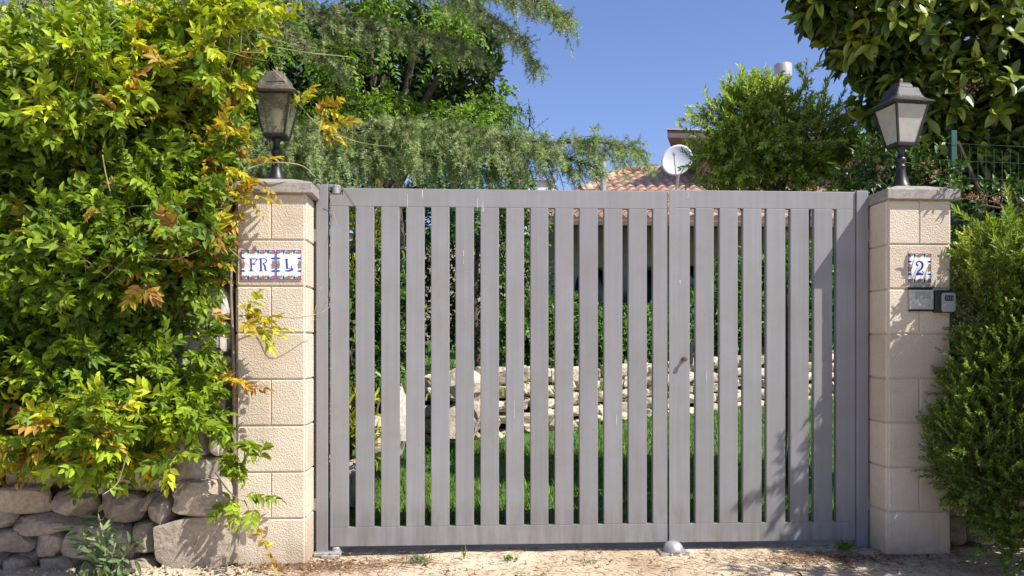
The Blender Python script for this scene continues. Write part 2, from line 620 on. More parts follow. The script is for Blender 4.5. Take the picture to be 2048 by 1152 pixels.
# lower lawn
xs = np.arange(-2.2, 15.1, 0.2)
ys = np.concatenate([[4.95], np.arange(5.1, 20, 0.2)])
gx, gy = np.meshgrid(xs, ys)
gz = lawn_z(gx, gy) + 0.02 * vnoise(np.stack([gx * 1.5, gy * 1.5, gx * 0], -1), 8) + 0.012
nx, ny = len(xs), len(ys)
idx = np.arange(nx * ny).reshape(ny, nx)
Fq = np.stack([idx[:-1, :-1], idx[:-1, 1:], idx[1:, 1:], idx[1:, :-1]], -1).reshape(-1, 4)
tag(bigmesh("lawn", np.stack([gx, gy, gz], -1).reshape(-1, 3), Fq, M['lawn']), "green lawn just behind the gate", "lawn", kind="structure")
# upper terrace
us = np.concatenate([[0, 0.004], np.linspace(0.02, 1, 40)])
V = []
for u in us:
    p = bnd * (1 - u) + far * u
    d = np.linalg.norm(p - bnd, axis=1)
    z = terrace_z(d) + 0.02 * vnoise(np.stack([p[:, 0] * 1.5, p[:, 1] * 1.5, p[:, 0] * 0], -1), 9)
    z = z * np.clip((p[:, 1] - 4.6) / 2.0, 0.35, 1)
    V.append(np.column_stack([p, z]))
V = np.array(V)
idx = np.arange(V.shape[0] * V.shape[1]).reshape(V.shape[:2])
Fq = np.stack([idx[:-1, :-1], idx[:-1, 1:], idx[1:, 1:], idx[1:, :-1]], -1).reshape(-1, 4)
tag(bigmesh("terrace", V.reshape(-1, 3), Fq, M['lawn']), "upper grass terrace behind the pale stone wall", "terrace", kind="structure")

# ------------------------------------------------------------------ stones
_n = 9
_g = np.linspace(-1, 1, _n)


def _cube():
    V, Fc = [], []
    for ax in range(3):
        for sg in (-1, 1):
            o = len(V)
            for i in range(_n):
                for j in range(_n):
                    q = [0, 0, 0]
                    q[ax] = sg
                    q[(ax + 1) % 3] = _g[i]
                    q[(ax + 2) % 3] = _g[j]
                    V.append(q)
            for i in range(_n - 1):
                for j in range(_n - 1):
                    a, b, c, d = o + i * _n + j, o + (i + 1) * _n + j, o + (i + 1) * _n + j + 1, o + i * _n + j + 1
                    Fc.append((a, b, c, d) if sg > 0 else (a, d, c, b))
    V = np.array(V, float)
    key = {}
    remap = np.zeros(len(V), int)
    W = []
    for i, v in enumerate(V):
        k = tuple(np.round(v, 4))
        if k not in key:
            key[k] = len(W)
            W.append(v)
        remap[i] = key[k]
    return np.array(W), remap[np.array(Fc)]


CUBE_V, CUBE_F = _cube()


def stone(c, half, rng, k=5.0, cuts=9, rough=0.06):
    """One irregular stone: rounded block with broken facets."""
    p = CUBE_V.copy()
    l = (np.abs(p) ** k).sum(1) ** (1 / k)
    p = p / l[:, None]
    for _ in range(cuts):
        n = nrm(rng.normal(size=3))
        d = rng.uniform(0.62, 0.96) * (np.abs(n) ** (k / (k - 1))).sum() ** ((k - 1) / k)
        e = np.maximum(p @ n - d, 0)
        p -= e[:, None] * n
    s = rng.randint(1 << 20)
    p += rough * vnoise(p * 1.6 + 7, s)[:, None] * nrm(p) + rough * 0.45 * vnoise(p * 4 + 3, s + 1)[:, None] * nrm(p)
    p = p * np.array(half)
    a = rng.uniform(-0.09, 0.09)
    ca, sa = math.cos(a), math.sin(a)
    x, z = p[:, 0] * ca - p[:, 2] * sa, p[:, 0] * sa + p[:, 2] * ca
    p[:, 0], p[:, 2] = x, z
    return p + np.array(c)


def stones_mesh(name, items, mat, parent, rng, k=5.0, cuts=9, rough=0.06, smooth=True):
    V, Fc, A = [], [], []
    for i, (c, h, rz) in enumerate(items):
        p = stone((0, 0, 0), h, rng, k, cuts, rough)
        ca, sa = math.cos(rz), math.sin(rz)
        p = np.column_stack([p[:, 0] * ca - p[:, 1] * sa, p[:, 0] * sa + p[:, 1] * ca, p[:, 2]]) + np.array(c)
        V.append(p)
        Fc.append(CUBE_F + i * len(CUBE_V))
        A.append(np.tile((rng.rand(), 0, 0), (len(p), 1)))
    o = bigmesh(name, np.vstack(V), np.vstack(Fc), mat, parent, smooth, np.vstack(A))
    if smooth: o.data.set_sharp_from_angle(angle=0.42)
    return o


# ---- dry stone wall left of the pillar
rng = np.random.RandomState(11)
YW = 4.43
w1 = empty("dry_stone_wall", (-1.8, YW + 0.2, 0), "dry stone wall of rough grey-brown stones under the wisteria, left of the gate", "stone wall")
low = [(-30, 972, 95, 1030), (92, 984, 182, 1036), (186, 988, 280, 1046), (283, 992, 300, 1024), (296, 990, 338, 1056), (338, 962, 466, 1032),
       (-35, 1008, 26, 1060), (22, 1030, 176, 1072), (-40, 1058, 66, 1106), (64, 1068, 130, 1114), (120, 1046, 262, 1132), (257, 1050, 304, 1124),
       (-30, 1102, 12, 1152), (10, 1106, 66, 1150), (34, 1102, 88, 1126), (72, 1112, 150, 1150), (150, 1126, 250, 1160), (250, 1120, 310, 1150),
       (-130, 975, -28, 1030), (-150, 1030, -38, 1090), (-140, 1085, -30, 1150)]
items = []
for (a, b, c, d) in low:
    p, q = P(a, b, YW), P(c, d, YW)
    dep = rng.uniform(0.11, 0.15)
    items.append((((p.x + q.x) / 2, YW + dep * 0.8 + rng.uniform(-0.02, 0.02), (p.z + q.z) / 2), ((q.x - p.x) / 2 * 1.03, dep, (p.z - q.z) / 2 * 1.04), rng.uniform(-0.15, 0.15)))
stones_mesh("lower_stones", items, M['wall_stone'], w1, rng, 4.6, 15, 0.085)
items = []
z = 0.40
while z < 2.1:
    h = rng.uniform(0.14, 0.22)
    x = -3.6
    while x < -1.30:
        w = rng.uniform(0.14, 0.34)
        x1 = min(x + w, -1.275)
        if x1 - x > 0.06:
            items.append((((x + x1) / 2, YW + 0.16 + rng.uniform(-0.03, 0.03), z + h / 2 + rng.uniform(-0.01, 0.01)), ((x1 - x) / 2 * 1.02, rng.uniform(0.11, 0.16), h / 2 * 1.03), rng.uniform(-0.15, 0.15)))
        x = x1
    z += h
stones_mesh("upper_stones", items, M['pale_stone'], w1, rng, 4.5, 10, 0.07)
p, q = P(303, 1036, 4.40), P(470, 1142, 4.40)
stones_mesh("corner_block", [(((p.x + q.x) / 2, 4.40 + 0.15, (p.z + q.z) / 2), ((q.x - p.x) / 2, 0.15, (p.z - q.z) / 2), 0.0)], M['wall_stone'], w1, rng, 12.0, 3, 0.03)
MB().box((-3.9, YW + 0.14, 0), (-1.27, YW + 0.34, 2.05)).build("core", M['wall_core'], w1)

# ---- retaining wall of cream stones across the garden
rng = np.random.RandomState(5)
w2 = empty("garden_retaining_wall", (2.0, 10.2, 0.2), "cream rubble stone retaining wall across the lawn, seen through the gate bars", "stone wall")
items = []
bw = smooth_line([(-0.42, 8.45), (2.7, 10.7), (6.2, 13.2), (9, 15.1)], 400)
seg = np.linalg.norm(np.diff(bw, axis=0), axis=1)
cum = np.concatenate([[0], np.cumsum(seg)])


def at_len(s):
    return np.array([np.interp(s, cum, bw[:, 0]), np.interp(s, cum, bw[:, 1])])


z = 0.0
while z < 0.62:
    h = rng.uniform(0.10, 0.20)
    s = rng.uniform(-0.1, 0)
    while s < cum[-1] - 0.3:
        w = rng.uniform(0.10, 0.30)
        a = at_len(max(0, s + w / 2))
        b = at_len(max(0, s + w / 2) + 0.1)
        ang = math.atan2(b[1] - a[1], b[0] - a[0])
        bz = float(lawn_z(a[0], a[1]))
        items.append(((a[0] + rng.uniform(-.03, .03), a[1] + 0.05 + z * 0.12, bz + z + h / 2 + rng.uniform(-.035, .035)), (w / 2 * rng.uniform(.9, 1.08), rng.uniform(0.09, 0.16), h / 2 * rng.uniform(0.75, 1.12)), ang + rng.uniform(-.3, .3)))
        s += w * rng.uniform(0.92, 1.05)
    z += h * 0.95
stones_mesh("stones", items, M['cream_stone'], w2, rng, 6.0, 20, 0.10, False)

# ---- boulders at the foot of the left bank
def boulder(label, px, py0, py1, wpx, Y, mat, seed, depth=0.3, rz=0.2):
    r = np.random.RandomState(seed)
    a, b = P(px - wpx / 2, py0, Y), P(px + wpx / 2, py1, Y)
    base = min(b.z, a.z) - 0.05
    p = stone((0, 0, 0), ((b.x - a.x) / 2, depth, (a.z - base) / 2), r, 4.0, 26, 0.12)
    p = p + np.array(((a.x + b.x) / 2, Y + depth * 0.5, (a.z + base) / 2))
    o = bigmesh("boulder", p, CUBE_F, M[mat], None, False, np.tile((r.rand(), 0, 0), (len(p), 1)))
    tag(o, label, "boulder", "boulders along the garden bank")


boulder("big rounded pale boulder at the near end of the garden retaining wall", 938, 736, 800, 92, 8.15, 'cream_stone', 1)
boulder("brown shaded boulder under the big rounded boulder, behind the gate bars", 915, 800, 886, 100, 7.95, 'wall_stone', 2)
boulder("tall white pointed boulder on the lawn behind the left gate leaf", 790, 776, 905, 50, 6.6, 'pale_stone', 3)
boulder("small dark boulder low on the left bank beside the thuja", 752, 830, 900, 60, 6.25, 'wall_stone', 4)
boulder("grey boulder nearest the left gate hinge, behind the bars", 702, 925, 1000, 60, 5.6, 'wall_stone', 6)

# ------------------------------------------------------------------ gate pillars
def pillar(label, x0, x1, y0, depth, cap_label=None):
    root = empty("gate_pillar", ((x0 + x1) / 2, y0 + depth / 2, 0), label, "pillar", "block pillars either side of the gate")
    y1 = y0 + depth
    e = 0.009
    MB().box((x0 + e, y0 + e, -0.05), (x1 - e, y1 - e, 2.0)).build("core", M['joint'], root)
    b = MB()
    j, mrg = 0.004, 0.012
    xm = (x0 + x1) / 2
    for i in range(8):
        z0, z1 = i * 0.25 + j, (i + 1) * 0.25 - j
        if i == 0: z0 = -0.04
        parts = [(x0 + mrg, xm - 0.0011), (xm + 0.0011, x1 - mrg)] if i % 2 else [(x0 + mrg, x1 - mrg)]
        for a, c in parts:
            b.box((a, y0, z0), (c, y0 + 0.03, z1))
            b.box((a, y1 - 0.03, z0), (c, y1, z1))
        b.box((x0, y0 + mrg, z0), (x0 + 0.03, y1 - mrg, z1))
        b.box((x1 - 0.03, y0 + mrg, z0), (x1, y1 - mrg, z1))
    b.build("blocks", M['block'], root, bevel=0.005)
    cx0, cx1, cy0, cy1, xm, ym = x0 - 0.012, x1 + 0.034, y0 - 0.028, y1 + 0.02, (x0 + x1) / 2 + 0.011, (y0 + y1) / 2
    MB().loft([[(cx0, cy0, z), (cx1, cy0, z), (cx1, cy1, z), (cx0, cy1, z)] for z in (2.0, 2.058)] + [[(xm - 0.09, ym - 0.09, 2.098), (xm + 0.09, ym - 0.09, 2.098), (xm + 0.09, ym + 0.09, 2.098), (xm - 0.09, ym + 0.09, 2.098)]]).build("cap", M['cap'], root, bevel=0.004)
    return root


YP = 4.474
LX0, LX1 = PX(470, YP), PX(613, YP)
RX0, RX1 = PX(1774, YP), PX(1904, YP)
pillar("cream stone block pillar on the left, with the two lettered tiles", LX0, LX1, YP, 0.38)
pillar("cream stone block pillar on the right, with the number tile, intercom and key safe", RX0, RX1, YP, 0.38)

# ------------------------------------------------------------------ gate
YG = YP + 0.20
gz_top, gz_bot = PZ(1000, 379, YG), PZ(1000, 1089, YG)
rz_top, rz_bot = PZ(1500, 381.5, YG), PZ(1500, 1083, YG)
TH = 0.04
sl_px = [(660, 697), (711, 748), (762, 799), (812, 849), (862, 899), (911, 948), (961, 998), (1012, 1048), (1061, 1097), (1110, 1147), (1159, 1196), (1208, 1245), (1257, 1294), (1306, 1336.2)]
sr_px = [(1350.5, 1380), (1391, 1428), (1439, 1476), (1486, 1523.5), (1533, 1571), (1581, 1618), (1628, 1665), (1673, 1711)]
RAIL_T, RAIL_B = 0.103, 0.108
for kind, spans, zt, zb, lab in (("left", sl_px, gz_top, gz_bot, "wide grey steel gate leaf of fourteen vertical bars, left of the centre strip"),
                                 ("right", sr_px, rz_top, rz_bot, "narrow grey steel gate leaf with the key lock, right of the centre strip")):
    X0, X1 = PX(spans[0][0], YG), PX(spans[-1][1], YG)
    g = empty("gate_leaf", ((X0 + X1) / 2, YG, zb), lab, "gate", "leaves of the driveway gate")
    if kind == "left":
        xn = PX(685, YG)
        zn = PZ(672, 389, YG)
        b = MB()
        b.prism([(X0, zt - RAIL_T), (X1, zt - RAIL_T), (X1, zt), (xn, zt), (xn, zn), (X0, zn)], YG, YG + TH)
        b.build("top_rail", M['gate'], g, bevel=0.003, seg=2)
    else:
        MB().box((X0, YG, zt - RAIL_T), (X1, YG + TH, zt)).build("top_rail", M['gate'], g, bevel=0.003, seg=2)
    MB().box((X0, YG, zb), (X1, YG + TH, zb + RAIL_B)).build("bottom_rail", M['gate'], g, bevel=0.003, seg=2)
    b = MB()
    for (a, c) in spans:
        b.box((PX(a, YG), YG + 0.0006, zb + RAIL_B - 0.001), (PX(c, YG), YG + TH - 0.0006, zt - RAIL_T + 0.001))
    b.build("bars", M['gate'], g, bevel=0.0045, seg=2)
    if kind == "left":
        zc = PZ(670, 378, YG)
        b = MB()
        hx = (PX(664, YG) + PX(680, YG)) / 2
        b.lathe((hx, YG + 0.02, zc - 0.026), [(0.02, 0), (0.024, 0.003), (0.024, 0.045), (0.02, 0.05)], 18)
        b.box((PX(655, YG) - 0.002, YG + 0.008, zc + 0.012), (hx, YG + 0.032, zc + 0.028))
        b.build("hinge", M['galv'], g, smooth=False)
        b = MB()
        zb1 = PZ(670, 1095, YG)
        b.lathe((hx, YG + 0.02, zb1 - 0.034), [(0.024, 0), (0.026, 0.004), (0.026, 0.03), (0.020, 0.036)], 18)
        b.build("hinge", M['galv'], g)
    else:
        b = MB()
        lx, lz = PX(1367, YG), PZ(1367, 718, YG)
        b.lathe((lx, YG - 0.001, lz), [(0.013, 0), (0.013, 0.006), (0.0085, 0.007), (0.0085, 0.028), (0.0125, 0.029), (0.0135, 0.036), (0.011, 0.042), (0.004, 0.044)], 18, 'y')
        b.build("lock_knob", simple("old_brass", (0.16, 0.12, 0.085), 0.45, 0.7), g)
        b = MB()
        b.box((PX(1337.6, YG), YG - 0.007, PZ(1344, 1094, YG)), (PX(1352, YG), YG - 0.0015, rz_top))
        b.build("cover_strip", M['gate'], g, bevel=0.0015)
        b = MB()
        b.box((PX(1380, YG) + 0.002, YG + 0.006, PZ(1385, 728, YG)), (PX(1387, YG), YG + 0.034, PZ(1385, 684, YG)))
        b.build("lock_box", M['dark_plastic'], g, bevel=0.003)
    # bird droppings and paint drips on the bars
    drops = [(1028, 800, 836, 1.2), (955, 398, 420, 1.0), (845, 380, 398, 1.0), (815, 388, 415, 0.8), (966, 405, 424, 1.2), (927, 500, 512, 1.0), (927, 520, 528, 0.8), (1233, 830, 850, .8)] if kind == "left" else [(1413, 742, 764, 1.1), (1376, 382, 398, 0.9), (1360, 560, 568, 1.2)]
    rr = np.random.RandomState(3)
    for (dx, ya, yb, w) in drops:
        b = MB()
        pts = [(PX(dx, YG) + rr.uniform(-.001, .001), PZ(dx, ya + (yb - ya) * t, YG)) for t in np.linspace(0, 1, 6)]
        ww = [w * 0.0019 * (0.4 + rr.rand()) for _ in range(6)]
        for q in ribbon(pts, ww):
            b.prism(q, YG - 0.0012, YG + 0.0005)
        b.build("splash_mark", M['tile_white'], g)

for lab, a, c, t, bt in (("slim grey steel gate post beside the left pillar", 632, 655.5, 368, 1111), ("slim grey steel gate post beside the right pillar", 1713.5, 1737, 381, 1097)):
    Yq = YG - (0.004 if a < 1000 else 0.012)
    z0, z1 = 0.0, PZ(a, t, Yq)
    x0, x1 = PX(a, Yq), PX(c, Yq)
    p = empty("gate_post", ((x0 + x1) / 2, Yq, 0), lab, "gate post", "steel posts of the gate")
    MB().box((x0, Yq, z0), (x1, Yq + 0.06, z1)).build("shaft", M['post'], p, bevel=0.004, seg=2)
    for fz in (470, 1010):
        b = MB()
        zz = PZ(a, fz, Yq)
        if a < 1000: b.box((x0 - 0.03, Yq + 0.012, zz - 0.035), (x0 + 0.001, Yq + 0.05, zz + 0.035))
        else: b.box((x1 - 0.001, Yq + 0.012, zz - 0.035), (x1 + 0.03, Yq + 0.05, zz + 0.035))
        b.build("wall_bracket", M['galv'], p, bevel=0.002)
    if a < 1000:
        b = MB()
        b.box((PX(628, Yq), Yq - 0.03, 0.0), (PX(683, Yq), Yq + 0.09, 0.022))
        b.box((PX(645, Yq), Yq - 0.05, -0.01), (PX(681, Yq), Yq - 0.03, 0.012))
        b.build("floor_plate", M['galv'], p, bevel=0.004)

# domed cast floor stop under the centre strip
dx, dy = PX(1346, YG - 0.04), YG - 0.04
fs = empty("gate_floor_stop", (dx, dy, 0), "small domed grey metal gate stop on the ground under the centre strip", "gate stop")
b = MB()
prof = [(0.062, 0.0), (0.060, 0.012), (0.054, 0.03), (0.044, 0.044), (0.030, 0.053), (0.014, 0.057), (0.002, 0.058)]
b.lathe((dx, dy, 0.006), prof, 28)
dm = b.build("dome", M['galv'], fs, smooth=True)
b = MB()
b.box((dx - 0.082, dy - 0.055, -0.01), (dx + 0.082, dy + 0.06, 0.007))
b.build("base_plate", M['galv'], fs, bevel=0.005, seg=2)

# ------------------------------------------------------------------ lanterns
def lantern(label, x, y, z, rot, roof_mat, glass):
    root = empty("pillar_lantern", (x, y, z), label, "lantern", "black lanterns on the pillars")
    mv = Matrix.Translation((x, y, z)) @ Matrix.Rotation(rot, 4, 'Z')

    def sq(h, zz, r=0.12):
        """rounded square ring of half width h"""
        pts = []
        for k in range(4):
            for t in (-0.5, -0.25, 0, 0.25, 0.5):
                a = math.pi / 4 + k * math.pi / 2
                cx, cy = (h - r * h) * math.copysign(1, math.cos(a)), (h - r * h) * math.copysign(1, math.sin(a))
                aa = a + t * math.pi / 2
                pts.append((cx + r * h * math.cos(aa), cy + r * h * math.sin(aa), zz))
        return pts

    b = MB()
    b.lathe((0, 0, 0), [(0.060, 0.0), (0.060, 0.008), (0.054, 0.012), (0.050, 0.020), (0.040, 0.042), (0.031, 0.072), (0.026, 0.105), (0.0245, 0.122), (0.028, 0.126), (0.028, 0.132), (0.024, 0.136),
                        (0.0235, 0.152), (0.028, 0.158), (0.030, 0.168), (0.028, 0.178), (0.022, 0.184), (0.018, 0.20), (0.018, 0.215), (0.026, 0.232), (0.036, 0.240)], 24)
    b.build("pedestal", M['lamp_metal'], root, smooth=True, move=mv)
    zb, zt, hb, ht = 0.248, 0.478, 0.056, 0.102
    b = MB()
    b.loft([sq(0.036, 0.238), sq(0.058, 0.243), sq(0.060, 0.252)])
    for sx in (-1, 1):
        for sy in (-1, 1):
            t = 0.0055
            b.loft([[(sx * hb + u * t, sy * hb + w * t, zb) for u, w in ((-1, -1), (1, -1), (1, 1), (-1, 1))], [(sx * ht + u * t, sy * ht + w * t, zt) for u, w in ((-1, -1), (1, -1), (1, 1), (-1, 1))]])
    for h, zz in ((hb, 0.257), (ht, zt - 0.004)):
        t = 0.005
        for k in range(4):
            a = k * math.pi / 2
            c, s = math.cos(a), math.sin(a)
            pts = [(-h, -h - t, zz - t), (h, -h - t, zz - t), (h, -h + t, zz - t), (-h, -h + t, zz - t), (-h, -h - t, zz + t), (h, -h - t, zz + t), (h, -h + t, zz + t), (-h, -h + t, zz + t)]
            b.add([(px * c - py * s, px * s + py * c, pz) for px, py, pz in pts], [(3, 2, 1, 0), (4, 5, 6, 7), (0, 1, 5, 4), (1, 2, 6, 5), (2, 3, 7, 6), (3, 0, 4, 7)])
    b.build("cage", M['lamp_metal'], root, move=mv)
    for k in range(4):
        a = k * math.pi / 2
        c, s = math.cos(a), math.sin(a)
        g = MB()
        q = 0.003
        pts = []
        for off in (0, 0.003):
            pts += [(-hb + q, -hb + off, zb + 0.008), (hb - q, -hb + off, zb + 0.008), (ht - q, -ht + off, zt - 0.004), (-ht + q, -ht + off, zt - 0.004)]
        g.add([(px * c - py * s, px * s + py * c, pz) for px, py, pz in pts], [(0, 1, 2, 3), (7, 6, 5, 4), (0, 4, 5, 1), (1, 5, 6, 2), (2, 6, 7, 3), (3, 7, 4, 0)])
        g.build("glass_pane", M[glass], root, move=mv)
    b = MB()
    prof = [(0.100, 0.476), (0.128, 0.478), (0.134, 0.482), (0.134, 0.488), (0.126, 0.493), (0.112, 0.500), (0.096, 0.512), (0.084, 0.530), (0.076, 0.552), (0.071, 0.570), (0.066, 0.578), (0.050, 0.581), (0.047, 0.586), (0.044, 0.600), (0.034, 0.612), (0.016, 0.619)]
    b.loft([sq(h, zz, 0.16) for h, zz in prof])
    rf = b.build("roof", M[roof_mat], root, smooth=True, move=mv)
    try:
        rf.data.set_sharp_from_angle(angle=math.radians(50))
    except Exception:
        pass
    b = MB()
    b.lathe((0, 0, 0), [(0.010, 0.612), (0.008, 0.622), (0.006, 0.627), (0.009, 0.632), (0.008, 0.640), (0.003, 0.645)], 14)
    b.build("finial", M['finial'], rf, smooth=True, move=mv)
    b = MB()
    b.lathe((0, 0, 0), [(0.012, 0.308), (0.016, 0.318), (0.024, 0.345), (0.033, 0.368), (0.036, 0.384), (0.033, 0.400), (0.022, 0.412), (0.005, 0.417)], 20)
    bl = b.build("bulb", M['bulb'], root, smooth=True, move=mv)
    b = MB()
    b.lathe((0, 0, 0), [(0.024, 0.252), (0.024, 0.296), (0.016, 0.300), (0.015, 0.312)], 16)
    b.build("socket", M['socket'], bl, smooth=False, move=mv)


YL = YP + 0.185
lantern("weathered black lantern on the left pillar, with the rusty roof", PX(553, YL), YL, 2.097, math.radians(-3), 'lamp_roof_rusty', 'glass_clear')
lantern("black lantern on the right pillar, in front of the big-leaved tree", PX(1802, YL), YL, 2.097, math.radians(7), 'lamp_roof_black', 'glass_frosted')

# ------------------------------------------------------------------ house signs
def sign(name, label, x0, x1, y0, y1, cols, rows, letters, scale, origin, right_border=True):
    """Glazed tile sign on the front of a pillar. Pixels of the photo give its edges; letters are strokes in crop pixels."""
    Ys = YP - 0.007
    a, b_ = P(x0, y0, YP), P(x1, y1, YP)
    W, H = b_.x - a.x, a.z - b_.z
    root = empty(name, ((a.x + b_.x) / 2, YP, b_.z), label, "house sign", "glazed tile signs on the pillars")
    b = MB()
    b.box((a.x, Ys, b_.z), (b_.x, YP + 0.001, a.z))
    b.build("tile", M['tile_white'], root, bevel=0.0012)

    def quad2(pts, y):
        return [(a.x + u * W, a.z - v * H) for u, v in pts]

    def ell(cx, cy, rx, rz, n=10, rot=0.0):
        out = []
        for k in range(n):
            t = 2 * math.pi * k / n
            u, w = rx * math.cos(t), rz * math.sin(t)
            qx, qz = cx + u * math.cos(rot) - w * math.sin(rot), cy + u * math.sin(rot) + w * math.cos(rot)
            out.append((min(max(qx, a.x + 0.0032), b_.x - 0.0032), min(max(qz, b_.z + 0.0032), a.z - 0.0032)))
        return out

    rim, ft = MB(), 0.0008
    t = 0.0034
    rim.box((a.x, Ys - ft, a.z - t), (b_.x, Ys + 0.0004, a.z))
    rim.box((a.x, Ys - ft, b_.z), (b_.x, Ys + 0.0004, b_.z + t))
    rim.box((a.x, Ys - ft, b_.z + t), (a.x + t, Ys + 0.0004, a.z - t))
    rim.box((b_.x - t, Ys - ft, b_.z + t), (b_.x, Ys + 0.0004, a.z - t))
    bw_ = 0.0225
    red, green = MB(), MB()
    step_x, step_z = (W - bw_) / cols, (H - bw_) / rows
    spots = []
    for i in range(cols + 1):
        spots += [(a.x + bw_ / 2 + i * step_x, a.z - bw_ / 2, 0), (a.x + bw_ / 2 + i * step_x, b_.z + bw_ / 2, 0)]
    for i in range(1, rows):
        spots += [(a.x + bw_ / 2, a.z - bw_ / 2 - i * step_z, 1), (b_.x - bw_ / 2, a.z - bw_ / 2 - i * step_z, 1)]
    for (cx, cz, vert) in spots:
        for sgn in (-1, 1):
            ox, oz = (0.001 * sgn, sgn * 0.0150) if vert else (sgn * 0.0140, 0.003 * sgn)
            green.prism(ell(cx + ox, cz + oz, 0.0088, 0.0066, 10, 0.7 * sgn + vert), Ys - 0.0007, Ys + 0.0002)
        red.prism(ell(cx, cz, 0.0104, 0.0100, 12), Ys - 0.0014, Ys + 0.0002)
    for i in range(cols):
        x = a.x + bw_ / 2 + (i + 0.5) * step_x
        for zz, sg in ((a.z, -1), (b_.z, 1)):
            rim.prism([(x - 0.0045, zz), (x + 0.0045, zz), (x + 0.0050, zz + sg * 0.013), (x, zz + sg * 0.024), (x - 0.0050, zz + sg * 0.013)], Ys - 0.0010, Ys + 0.0002)
    for i in range(rows):
        zz = a.z - bw_ / 2 - (i + 0.5) * step_z
        for xx, sg in ((a.x, 1), (b_.x, -1)):
            rim.prism([(xx, zz - 0.0045), (xx, zz + 0.0045), (xx + sg * 0.013, zz + 0.0050), (xx + sg * 0.024, zz), (xx + sg * 0.013, zz - 0.0050)], Ys - 0.0010, Ys + 0.0002)
    rim.build("border", M['tile_blue'], root)
    green.build("leaf_pattern", M['tile_green'], root)
    red.build("rose_pattern", M['tile_red'], root)
    for pts_list in letters:
        lt = MB()
        for n_, (pts, w) in enumerate(pts_list):
            sm = smooth_line(pts, 4 * len(pts)) if len(pts) > 2 else np.array(pts, float)
            ww = list(np.interp(np.linspace(0, 1, len(sm)), np.linspace(0, 1, len(pts)), w)) if isinstance(w, (list, tuple)) else [w] * len(sm)
            quads = ribbon([(a.x + (u - origin[0]) / scale[0] * W, a.z - (v - origin[1]) / scale[1] * H) for u, v in sm], [q / scale[0] * W for q in ww])
            for q in quads:
                lt.prism(q, Ys - 0.0009 - n_ * 0.00012, Ys + 0.0002)
        lt.build("letter", M['tile_blue'], root)


LF = [([(372, 445), (380, 580), (380, 715)], [40, 40, 46]), ([(338, 720), (422, 720)], 15), ([(342, 436), (528, 440)], 15), ([(522, 442), (480, 505), (402, 560)], [24, 15, 11]), ([(400, 556), (455, 566), (488, 545)], [12, 26, 8])]
LR = [([(604, 440), (610, 715)], 42), ([(562, 720), (652, 720)], 15), ([(552, 452), (590, 432), (690, 432), (742, 470), (715, 522), (645, 548)], [18, 13, 14, 26, 22, 10]), ([(652, 545), (700, 600), (712, 680), (748, 720)], [14, 36, 38, 16])]
LL = [([(1190, 445), (1206, 660)], 46), ([(1150, 443), (1238, 443)], 14), ([(1206, 662), (1180, 690), (1160, 716)], [12, 10, 10]), ([(1160, 718), (1245, 718), (1345, 690)], [10, 40, 30]), ([(1210, 664), (1275, 662), (1330, 672)], [10, 12, 20]), ([(1302, 600), (1312, 645), (1345, 690)], [18, 12, 22])]
L2 = [([(398, 292), (376, 282), (376, 250), (415, 234), (458, 268), (448, 330), (400, 380), (370, 422)], [26, 20, 16, 16, 30, 28, 16, 10]), ([(366, 420), (415, 412), (468, 422)], [26, 40, 14]), ([(455, 372), (470, 395), (464, 428)], [10, 8, 8])]
sign("letter_sign", "wide glazed rose-bordered tile reading FR on the left pillar", 483, 551, 500, 559, 3, 2, [LF, LR], (795, 690), (145, 230))
sign("letter_sign", "narrow glazed rose-bordered tile reading L on the left pillar", 553.2, 603.5, 500, 559, 2, 2, [LL], (575, 690), (958, 230))
sign("number_sign", "glazed rose-bordered tile reading 2 on the right pillar, above the intercom", 1814.5, 1861, 507, 565, 2, 2, [L2], (330, 413), (252, 122))

# ------------------------------------------------------------------ intercom and key safe
a, c = P(1815, 576, YP), P(1862, 623, YP)
ic = empty("intercom", ((a.x + c.x) / 2, YP, c.z), "silver door intercom with grille and name strip under the number tile", "intercom")
W, H = c.x - a.x, a.z - c.z
MB().box((a.x + 0.002, YP - 0.020, c.z), (c.x - 0.002, YP + 0.002, a.z)).build("housing", M['dark_plastic'], ic, bevel=0.004, seg=2)
b = MB()
b.box((a.x - 0.001, YP - 0.026, c.z + 0.011), (c.x + 0.001, YP + 0.0005, a.z - 0.011))
b.build("face_plate", M['silver'], ic, bevel=0.003, seg=2)
b = MB()
for i in range(14):
    for k in range(7):
        x = a.x + W * (0.24 + 0.62 * i / 13)
        z = a.z - H * (0.19 + 0.27 * k / 6)
        b.box((x - 0.0014, YP - 0.0265, z - 0.0014), (x + 0.0014, YP - 0.0255, z + 0.0014))
b.build("speaker_grille", M['dark_plastic'], ic)
b = MB()
b.box((a.x + W * 0.24, YP - 0.028, c.z + H * 0.17), (a.x + W * 0.70, YP - 0.0258, c.z + H * 0.30))
b.build("name_strip", M['label_white'], ic, bevel=0.0008)
b = MB()
b.box((a.x + W * 0.72, YP - 0.029, c.z + H * 0.18), (a.x + W * 0.86, YP - 0.0258, c.z + H * 0.29))
b.build("call_button", M['grey_plastic'], ic, bevel=0.001)
b = MB()
b.box((a.x - 0.002, YP - 0.034, a.z - 0.001), (c.x + 0.002, YP + 0.002, a.z + 0.004))
b.build("rain_hood", M['dark_plastic'], ic, bevel=0.0015)

a, c = P(1863.5, 581, YP), P(1902, 626, YP)
ks = empty("key_safe", ((a.x + c.x) / 2, YP, c.z), "small black and grey key safe box beside the intercom", "key safe")
W, H = c.x - a.x, a.z - c.z


